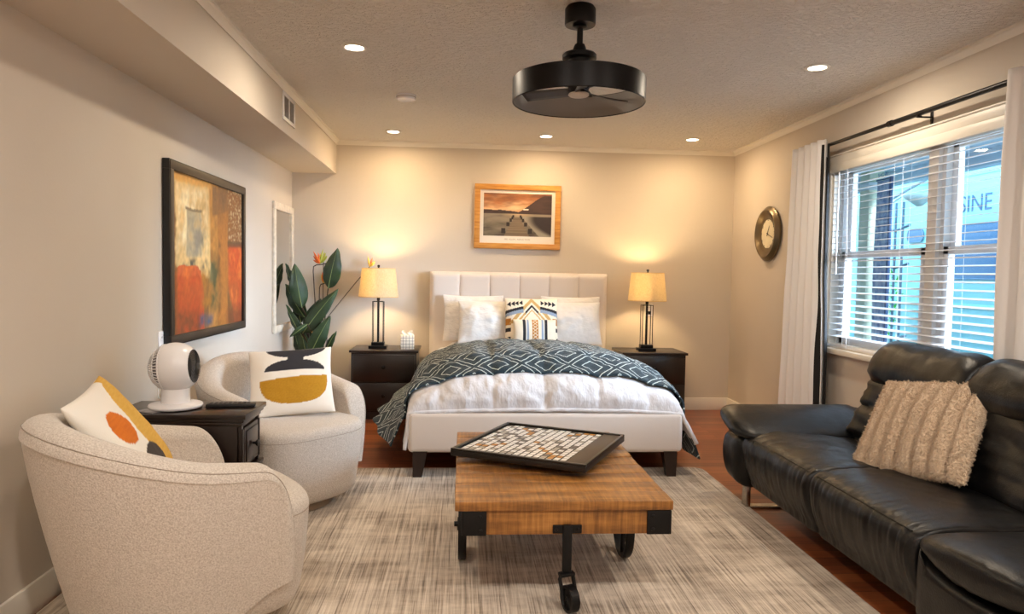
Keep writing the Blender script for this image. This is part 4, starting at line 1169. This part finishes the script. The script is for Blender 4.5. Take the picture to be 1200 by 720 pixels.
# left wall outlet faces +x ; back wall outlet faces -y
outlet('white wall outlet with a plug beside the abstract painting, behind the fan', Matrix(((0, 0, 1, XW), (1, 0, 0, 3.765), (0, 1, 0, .885), (0, 0, 0, 1))), 1)
outlet('white wall outlet on the back wall behind the right bedside lamp', Matrix(((1, 0, 0, 1.765), (0, 0, -1, YB), (0, 1, 0, .95), (0, 0, 0, 1))), 2)
vt = thing('air_vent', 'white louvred air vent on the soffit near the ceiling', 'vent', (XS, 4.80, 2.322))
b = B()
for q in ((-.16, .16, .065, .09), (-.16, .16, -.09, -.065), (-.16, -.13, -.065, .065), (.13, .16, -.065, .065), (-.008, .008, -.065, .065)): bx(b, 0, .008, *q, .001)
obj('vent_frame', b, M_white, vt)
b = B()
for i in range(15):
    y = -.125 + i * .0178
    bx(b, -.001, .001, -.008, .008, -.064, .064, M=T(.003, y, 0) @ RZ(radians(38)))
obj('louvers', b, mat('grey louver', '#b5afa8', .5), vt)
b = B(); bx(b, .0002, .0006, -.13, .13, -.065, .065); obj('duct_back', b, mat('dark duct', '#3d3833', .8), vt)
sd = thing('smoke_detector', 'round white smoke detector on the ceiling', 'smoke detector', (-.395, 4.86, ZC))
b = B(); lathe(b, [(0, 0), (.066, 0), (.066, -.012), (.060, -.030), (.045, -.036), (0, -.037)], 40); obj('housing', b, M_white, sd)
b = B(); lathe(b, [(.0610, -.019), (.0655, -.017), (.0655, -.014), (.0610, -.013)], 40, closed=True); obj('vent_slot_ring', b, mat('grey slot', '#8c8680', .6), sd)

# ------------------------------------------------------------------ recessed lights
M_lens = emis('downlight lens', '#fff1dc', 14)
DL_W = 9.5
def downlight(label, x, y, w=None):
    t = thing('recessed_light', label, 'ceiling light', (x, y, ZC), 0, 'recessed ceiling lights')
    b = B(); lathe(b, [(.048, -.001), (.070, -.001), (.071, -.004), (.066, -.008), (.052, -.009), (.048, -.006)], 40, closed=True); obj('trim_ring', b, M_trim, t)
    b = B(); lathe(b, [(0, -.005), (.049, -.005), (.049, -.002), (0, -.002)], 32); obj('lens', b, M_lens, t)
    L = bpy.data.lights.new('downlight', 'AREA'); L.shape = 'DISK'; L.size = .10; L.energy = w or (7.5 if y > 5 else DL_W if y > 3 else 16.0); L.color = (1.0, .71, .40) if y > 5 else (1.0, .84, .64) if y > 3 else (1.0, .91, .80)
    o = bpy.data.objects.new('downlight', L); COL.objects.link(o); o.parent = t; o.location = (0, 0, -.012)
downlight('recessed ceiling light over the left nightstand', -.599, 6.10)
downlight('recessed ceiling light over the middle of the bed', .700, 6.10)
downlight('recessed ceiling light over the right nightstand', 1.965, 6.05)
downlight('recessed ceiling light near the soffit, left of the ceiling fan', -.588, 3.86)
downlight('recessed ceiling light near the window, right of the ceiling fan', 1.970, 3.90)
for x in (-.588, .69, 1.97): downlight('recessed ceiling light behind the camera', x, 1.1 if x != .69 else 1.0)
for x in (-.588, 1.97): downlight('recessed ceiling light behind the camera', x, -1.2)

# ------------------------------------------------------------------ drum ceiling fan
cf = thing('ceiling_fan', 'black drum ceiling fan hanging from the textured ceiling', 'ceiling fan', (.506, 3.17, ZC))
dz = lambda z: 1.27 + (z - 1.27) * 1.0226 - ZC
b = B(); lathe(b, [(0, 0), (.060, 0), (.068, -.012), (.069, -.076), (.066, -.082), (0, -.083)], 40); obj('ceiling_canopy', b, M_black, cf)
b = B(); lathe(b, [(.030, -.081), (.032, -.092), (.0135, -.096), (.0135, dz(2.275)), (.022, dz(2.272)), (.026, dz(2.262)), (.034, dz(2.238)), (.070, dz(2.232)), (.076, dz(2.226)), (.076, dz(2.210)), (.05, dz(2.205)), (.05, dz(2.12)), (0, dz(2.12))], 32); obj('downrod', b, M_black, cf)
b = B(); lathe(b, [(.289, dz(2.020)), (.293, dz(2.018)), (.296, dz(2.021)), (.296, dz(2.118)), (.293, dz(2.121)), (.288, dz(2.118))], 96, closed=True); obj('drum_shade', b, M_black, cf)
b = B(); lathe(b, [(.2875, dz(2.022)), (.2885, dz(2.0215)), (.2885, dz(2.117)), (.2875, dz(2.117))], 96, closed=True); obj('drum_liner', b, mat('grey drum liner', '#8a8580', .5), cf)
b = B()
for i in range(3):
    an_ = 2 * pi * i / 3 + 1.2; bx(b, .03, .292, -.008, .008, dz(2.116), dz(2.121), .002, M=RZ(an_))
lathe(b, [(0, dz(2.125)), (.075, dz(2.125)), (.075, dz(2.10)), (.05, dz(2.09)), (.04, dz(2.07)), (0, dz(2.07))], 32); obj('motor_mount', b, M_black, cf)
M_blade = mat('grey fan blade', '#4a4645', .45)
for i in range(3):
    an_ = radians(152) + 2 * pi * i / 3
    b = B(); grid(b, lambda u, v: (.04 + .225 * u, (v - .5) * (.05 + .035 * u), dz(2.072) + (v - .5) * .022), 10, 4); o = obj('blade', b, M_blade, cf, M=RZ(an_)); md = o.modifiers.new('t', 'SOLIDIFY'); md.thickness = .004
b = B(); lathe(b, [(0, dz(2.048)), (.040, dz(2.049)), (.047, dz(2.055)), (.044, dz(2.062)), (0, dz(2.075))], 32); obj('hub_cap', b, mat('pale grey hub', '#c9bfb4', .4), cf)

# ------------------------------------------------------------------ curtains, rod, blind
M_curt = mat('white blackout curtain', '#eae7e6', .85, bump=(300, .12, .001), sheen=.15)
XRD, ZRD = 2.478, 2.184
rd = thing('curtain_rod', 'black curtain rod above the window', 'curtain rod', (XRD, 3.65, ZRD))
b = B(); tube(b, [(0, -1.42, 0), (0, .35, 0)], .0145, 14); tube(b, [(0, .30, 0), (0, 1.52, 0)], .0115, 14); lathe(b, [(.012, -.02), (.018, -.018), (.018, .018), (.012, .02)], 16, T(0, .36, 0) @ RX(pi / 2), closed=True); obj('pole', b, M_black, rd)
b = B()
lathe(b, [(0, 0), (.018, .002), (.020, .03), (0, .034)], 16, T(0, 1.52, 0) @ RX(-pi / 2)); obj('end_cap', b, M_black, rd)
for y in (.10, 1.47, -1.38):
    b = B(); bx(b, -.012, .012, y - .008, y + .008, -.022, -.010, .002); bx(b, 0, XR - XRD, y - .006, y + .006, -.022, -.014, .001); bx(b, XR - XRD - .006, XR - XRD, y - .011, y + .011, -.055, .02, .002); obj('bracket', b, M_black, rd)
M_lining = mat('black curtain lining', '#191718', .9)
def curtain(label, y0, y1, folds, amp, seed, spread=0.0, lining=False):
    t = thing('curtain', label, 'curtain', (XRD, (y0 + y1) / 2, 0), 0, 'white curtain panels')
    z0, z1 = .012, 2.222; b = B()
    def fn(u, v):
        z = z0 + (z1 - z0) * v
        w = (y1 - y0) * (1 + spread * (1 - v)); y = (y0 + y1) / 2 + (u - .5) * w + .012 * nz(u * 5 + seed, v * 2)
        a = amp * (.75 + .35 * (1 - v)) * (1 + .3 * nz(u * 4, v * 1.5, seed))
        x = XRD - .036 - .006 * (1 - v) + a * sin(2 * pi * folds * u + .5 * nz(u * 3, v * 2.2, seed + 4)) + .006 * nz(u * 9, v * 6, seed)
        return (x, y, z)
    grid(b, fn, 150, 60)
    o = obj('panel', b, M_curt, t, True, smooth=80); md = o.modifiers.new('t', 'SOLIDIFY'); md.thickness = .003
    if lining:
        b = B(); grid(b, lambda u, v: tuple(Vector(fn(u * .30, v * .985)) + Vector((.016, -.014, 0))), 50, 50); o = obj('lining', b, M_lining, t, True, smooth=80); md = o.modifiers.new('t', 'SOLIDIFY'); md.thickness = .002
    b = B(); grid(b, lambda u, v: tuple(Vector(fn(u, .945 + .05 * v)) + Vector((.006, 0, 0))), 150, 3); obj('header_tape', b, M_curt, t, True, smooth=80)
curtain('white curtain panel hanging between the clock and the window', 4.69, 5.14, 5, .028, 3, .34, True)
curtain('white curtain panel at the near side of the window behind the sofa', 2.42, 3.07, 5, .026, 11)
M_slat = mat('white blind slat', '#e3e3e6', .4)
bd2 = thing('window_blind', 'white horizontal slat blind lowered over the window with slats open', 'blind', (XR + .012, YM, WZ1))
BY0, BY1 = WY0 + .008, WY1 - .008
b = B(); bx(b, XR - .012, XR + .05, BY0, BY1, WZ1 - .05, WZ1 - .002, .003); bx(b, XR - .026, XR - .010, WY0 - .01, WY1 + .01, WZ1 - .055, WZ1 + .002, .005); obj('headrail_valance', b, M_trim, bd2, True)
b = B(); z = WZ1 - .066; k = 0
while z > WZ0 + .05:
    bx(b, -.0235, .0235, BY0, BY1, -.0014, .0014, M=T(XR + .020, 0, z) @ RY(radians(-9))); z -= .0425
obj('slats', b, M_slat, bd2, True)
b = B(); bx(b, XR - .006, XR + .046, BY0, BY1, WZ0 + .008, WZ0 + .026, .004); obj('bottom_rail', b, M_slat, bd2, True)
for y in (WY1 - .20, 3.98, YM + .30, YM - .25, 3.05, WY0 + .2):
    for x in (XR - .005, XR + .045):
        b = B(); tube(b, [(x, y, WZ0 + .02), (x, y, WZ1 - .06)], .0011, 4); obj('ladder_cord', b, M_white, bd2, True)
b = B(); tube(b, [(XR - .018, WY1 - .11, WZ1 - .05), (XR - .02, WY1 - .115, WZ1 - .75)], .0045, 8); obj('tilt_wand', b, M_white, bd2, True)
b = B(); tube(b, [(XR - .02, WY1 - .22, WZ1 - .05), (XR - .03, WY1 - .30, WZ0 + .01)], .0018, 5); obj('lift_cord', b, M_white, bd2, True)

# ------------------------------------------------------------------ outside the window
b = B(); bx(b, 2.70, 30, -25, 40, -.25, -.15); struct('ground', b, mat('low bounce grey ground', '#6d7478', .9, bump=(20, .2, .01)))  # grey darkened so the ground bounces less light
b = B(); bx(b, 2.72, 4.6, -3, 10, 2.42, 2.52)
for i in range(22): bx(b, 2.72, 4.6, -2.9 + i * .58, -2.88 + i * .58, 2.412, 2.42)
bx(b, 4.5, 4.62, -3, 10, 2.28, 2.52); struct('porch_roof', b, mat('daylight blued porch soffit', '#c3d6e0', .6))  # blue of the daylight put into the white soffit colour
rv = thing('camper_trailer', 'white camper trailer with dark windows parked outside the window', 'trailer', (6.0, 8.0, -.15))
M_rv = mat('daylight tinted white camper skin', '#9fe2ea', .35); M_rvg = mat('daylight washed window', '#4f7ba6', .2, spec=.4)  # aqua daylight tint put into white skin; dark glass paled by painted haze
b = B(); bx(b, 6.0, 8.4, 4.9, 12.2, .32, 3.05, .12, 4); bx(b, 5.99, 6.01, 4.95, 12.15, .95, 1.0, .004); bx(b, 5.992, 6.01, 4.95, 12.15, 2.52, 2.55, .004); obj('body', b, M_rv, rv, True)
M_gask = mat('daylight washed gasket', '#6d93b0', .5)  # dark gasket coloured pale blue to imitate washed-out daylight
def rvwin(y0, y1, z0, z1):
    b = B(); prism(b, rrect(y0, y1, z0, z1, .07), 0, .02, Matrix(((0, 0, 1, 5.985), (1, 0, 0, 0), (0, 1, 0, 0), (0, 0, 0, 1)))); o = obj('window', b, M_rvg, rv, True)
    b = B(); pts = [(5.984, y, z) for y, z in rrect(y0, y1, z0, z1, .07)]; tube(b, pts, .008, 6, True); q = obj('window_gasket', b, M_gask, o); q.location = -rv.location
rvwin(7.45, 8.6, 1.30, 1.955); rvwin(8.87, 9.19, 1.78, 1.955); rvwin(5.5, 6.6, 1.2, 1.9)
RVM = Matrix(((0, 0, -1, 5.997), (-1, 0, 0, 0), (0, 1, 0, 0), (0, 0, 0, 1)))
b = B(); text_bm(b, 'SINE', .285, .002, RVM @ T(-7.96, 2.185, 0) @ Matrix.Diagonal((.96, 1, 1, 1))); obj('lettering', b, mat('daylight washed lettering', '#456a90', .5), rv, True)  # dark letters lightened in colour to look washed by daylight
for y in (6.6, 7.5):
    b = B(); lathe(b, [(0, -.11), (.2, -.11), (.33, -.1), (.34, 0), (.33, .1), (.2, .11), (0, .11)], 32, T(6.2, y, .19) @ RY(pi / 2)); obj('wheel', b, M_black, rv, True)
b = B()
for (p, q) in (((5.98, 9.75, 2.75), (5.72, 9.75, 2.35)), ((5.98, 8.7, 2.62), (5.8, 9.4, 2.35))): tube(b, [p, q], .02, 8)
obj('awning_arm', b, mat('grey awning arm', '#8b98a2', .5), rv, True)
pc = thing('porch_post', 'pale yellow porch post outside the far pane of the window', 'post', (4.25, 7.17, -.15))
b = B(); bx(b, 4.18, 4.34, 7.085, 7.26, -.15, 2.42, .006); obj('shaft', b, mat('pale cream post', '#e9e6c4', .6), pc, True)
b = B(); bx(b, 4.16, 4.36, 7.065, 7.28, -.15, .02, .006); bx(b, 4.16, 4.36, 7.065, 7.28, 2.2, 2.28, .006); obj('collar', b, mat('white post collar', '#e9ece6', .6), pc, True)
bn = thing('porch_banner', 'narrow speckled grey banner on a dark pole beside the porch post', 'banner', (4.25, 6.92, -.15))
def bann(u, v):
    n = fbm(u * 5, v * 26, 3, 4); k = clamp(.5 + n)
    return mix(lin('#8e9cc0'), lin('#c9cdd8'), k)[:3] if (v * 9) % 1 > .12 else mix(lin('#7286b4'), lin('#b6bfd6'), k)[:3]
b = B(); grid(b, lambda u, v: (4.235 + .006 * sin(v * 8), 7.045 - .235 * u, .15 + 2.13 * v), 20, 160); o = obj('banner_cloth', b, print_mat('printed banner', .7), bn, True); vcol(o, bann); md = o.modifiers.new('t', 'SOLIDIFY'); md.thickness = .004
b = B(); tube(b, [(4.235, 6.795, -.15), (4.235, 6.795, 2.30)], .018, 8); tube(b, [(4.235, 6.795, 2.29), (4.235, 7.05, 2.29)], .008, 6); lathe(b, [(0, 0), (.12, 0), (.12, .02), (.02, .03), (0, .03)], 20, T(4.235, 6.795, -.15)); obj('pole', b, mat('blue grey pole', '#3f5478', .5), bn, True)
b = B(); text_bm(b, 'SHOW', .055, .001, Matrix(((0, 0, -1, 4.225), (-1, 0, 0, 6.93), (0, 1, 0, 2.335), (0, 0, 0, 1)))); obj('lettering', b, mat('grey banner lettering', '#6a7f92', .5), bn, True)
ir = thing('plant_stand', 'tall dark iron plant stand outside behind the banner', 'plant stand', (5.2, 8.25, -.15))
b = B(); M_ir = mat('daylight washed iron rod', '#68869b', .5)  # dark iron coloured paler and bluer, as if veiled by daylight
for y in (8.36, 8.22, 8.08): tube(b, [(5.2, y, -.15), (5.2, y, 2.2)], .014, 6)
for z in (.6, 1.45, 1.9): tube(b, [(5.2, 8.45, z), (5.2, 8.2, z - .03), (5.2, 7.95, z + .02)], .016, 6)
obj('frame', b, M_ir, ir, True)
b = B(); lathe(b, [(0, 0), (.02, .0), (.16, .1), (.17, .13), (.02, .03), (0, .03)], 20, T(5.2, 7.8, 2.12)); tube(b, [(5.2, 8.36, 2.2), (5.2, 8.1, 2.28), (5.2, 7.8, 2.24)], .012, 6); obj('hanging_dish', b, mat('pale dish', '#c9d2cc', .5), ir, True)
sh = thing('garden_shrub', 'bright green shrub outside behind the iron plant stand', 'shrub', (5.6, 9.05, -.15))
b = B(); rs = random.Random(3)
for i in range(420):
    a, z, q = rs.uniform(0, 2 * pi), rs.uniform(.55, 1.42), rs.uniform(.03, .24)
    q *= sqrt(max(.1, 1 - ((z - .98) / .5) ** 2)); M = T(5.6 + q * cos(a), 9.05 + q * sin(a), z) @ RZ(rs.uniform(0, 6)) @ RX(rs.uniform(-1, 1))
    t = bmesh.new(); V = [t.verts.new(p) for p in ((0, -.035, 0), (.02, 0, .006), (0, .035, 0), (-.02, 0, .006))]; t.faces.new(V); merge(b, t, M)
obj('foliage', b, mat('bright green leaves', '#3fd23a', .6), sh, True)
b = B(); tube(b, [(5.6, 9.05, -.15), (5.6, 9.05, 1.0)], .03, 8); obj('trunk', b, M_stem, sh, True)

# ------------------------------------------------------------------ world and render look
Wd = bpy.data.worlds.new('daylight'); S.world = Wd; Wd.use_nodes = True
nt = Wd.node_tree; bg = nt.nodes['Background']; bg.inputs[0].default_value = (.50, .80, 1.0, 1); bg.inputs[1].default_value = SKY
sl = bpy.data.lights.new('sky_boost_sun', 'SUN'); sl.energy = SUN; sl.angle = radians(50); sl.color = (.64, .79, 1.0)  # wide sun lamp added to strengthen sky light through the window
so = bpy.data.objects.new('sky_boost_sun', sl); COL.objects.link(so)
sdv = Vector((.88, -.47, .27)).normalized(); so.rotation_euler = sdv.to_track_quat('Z', 'Y').to_euler(); so.location = (12, -8, 5)
S.view_settings.view_transform = 'Standard'; S.view_settings.look = 'None'; S.view_settings.gamma = 1.0
S.view_settings.use_curve_mapping = False; S.view_settings.exposure = EXPO
cy = S.cycles; cy.use_denoising = True; cy.max_bounces = 10; cy.diffuse_bounces = 6; cy.glossy_bounces = 4; cy.transmission_bounces = 6; cy.transparent_max_bounces = 12
cy.sample_clamp_indirect = 6.0; cy.caustics_reflective = False; cy.caustics_refractive = False
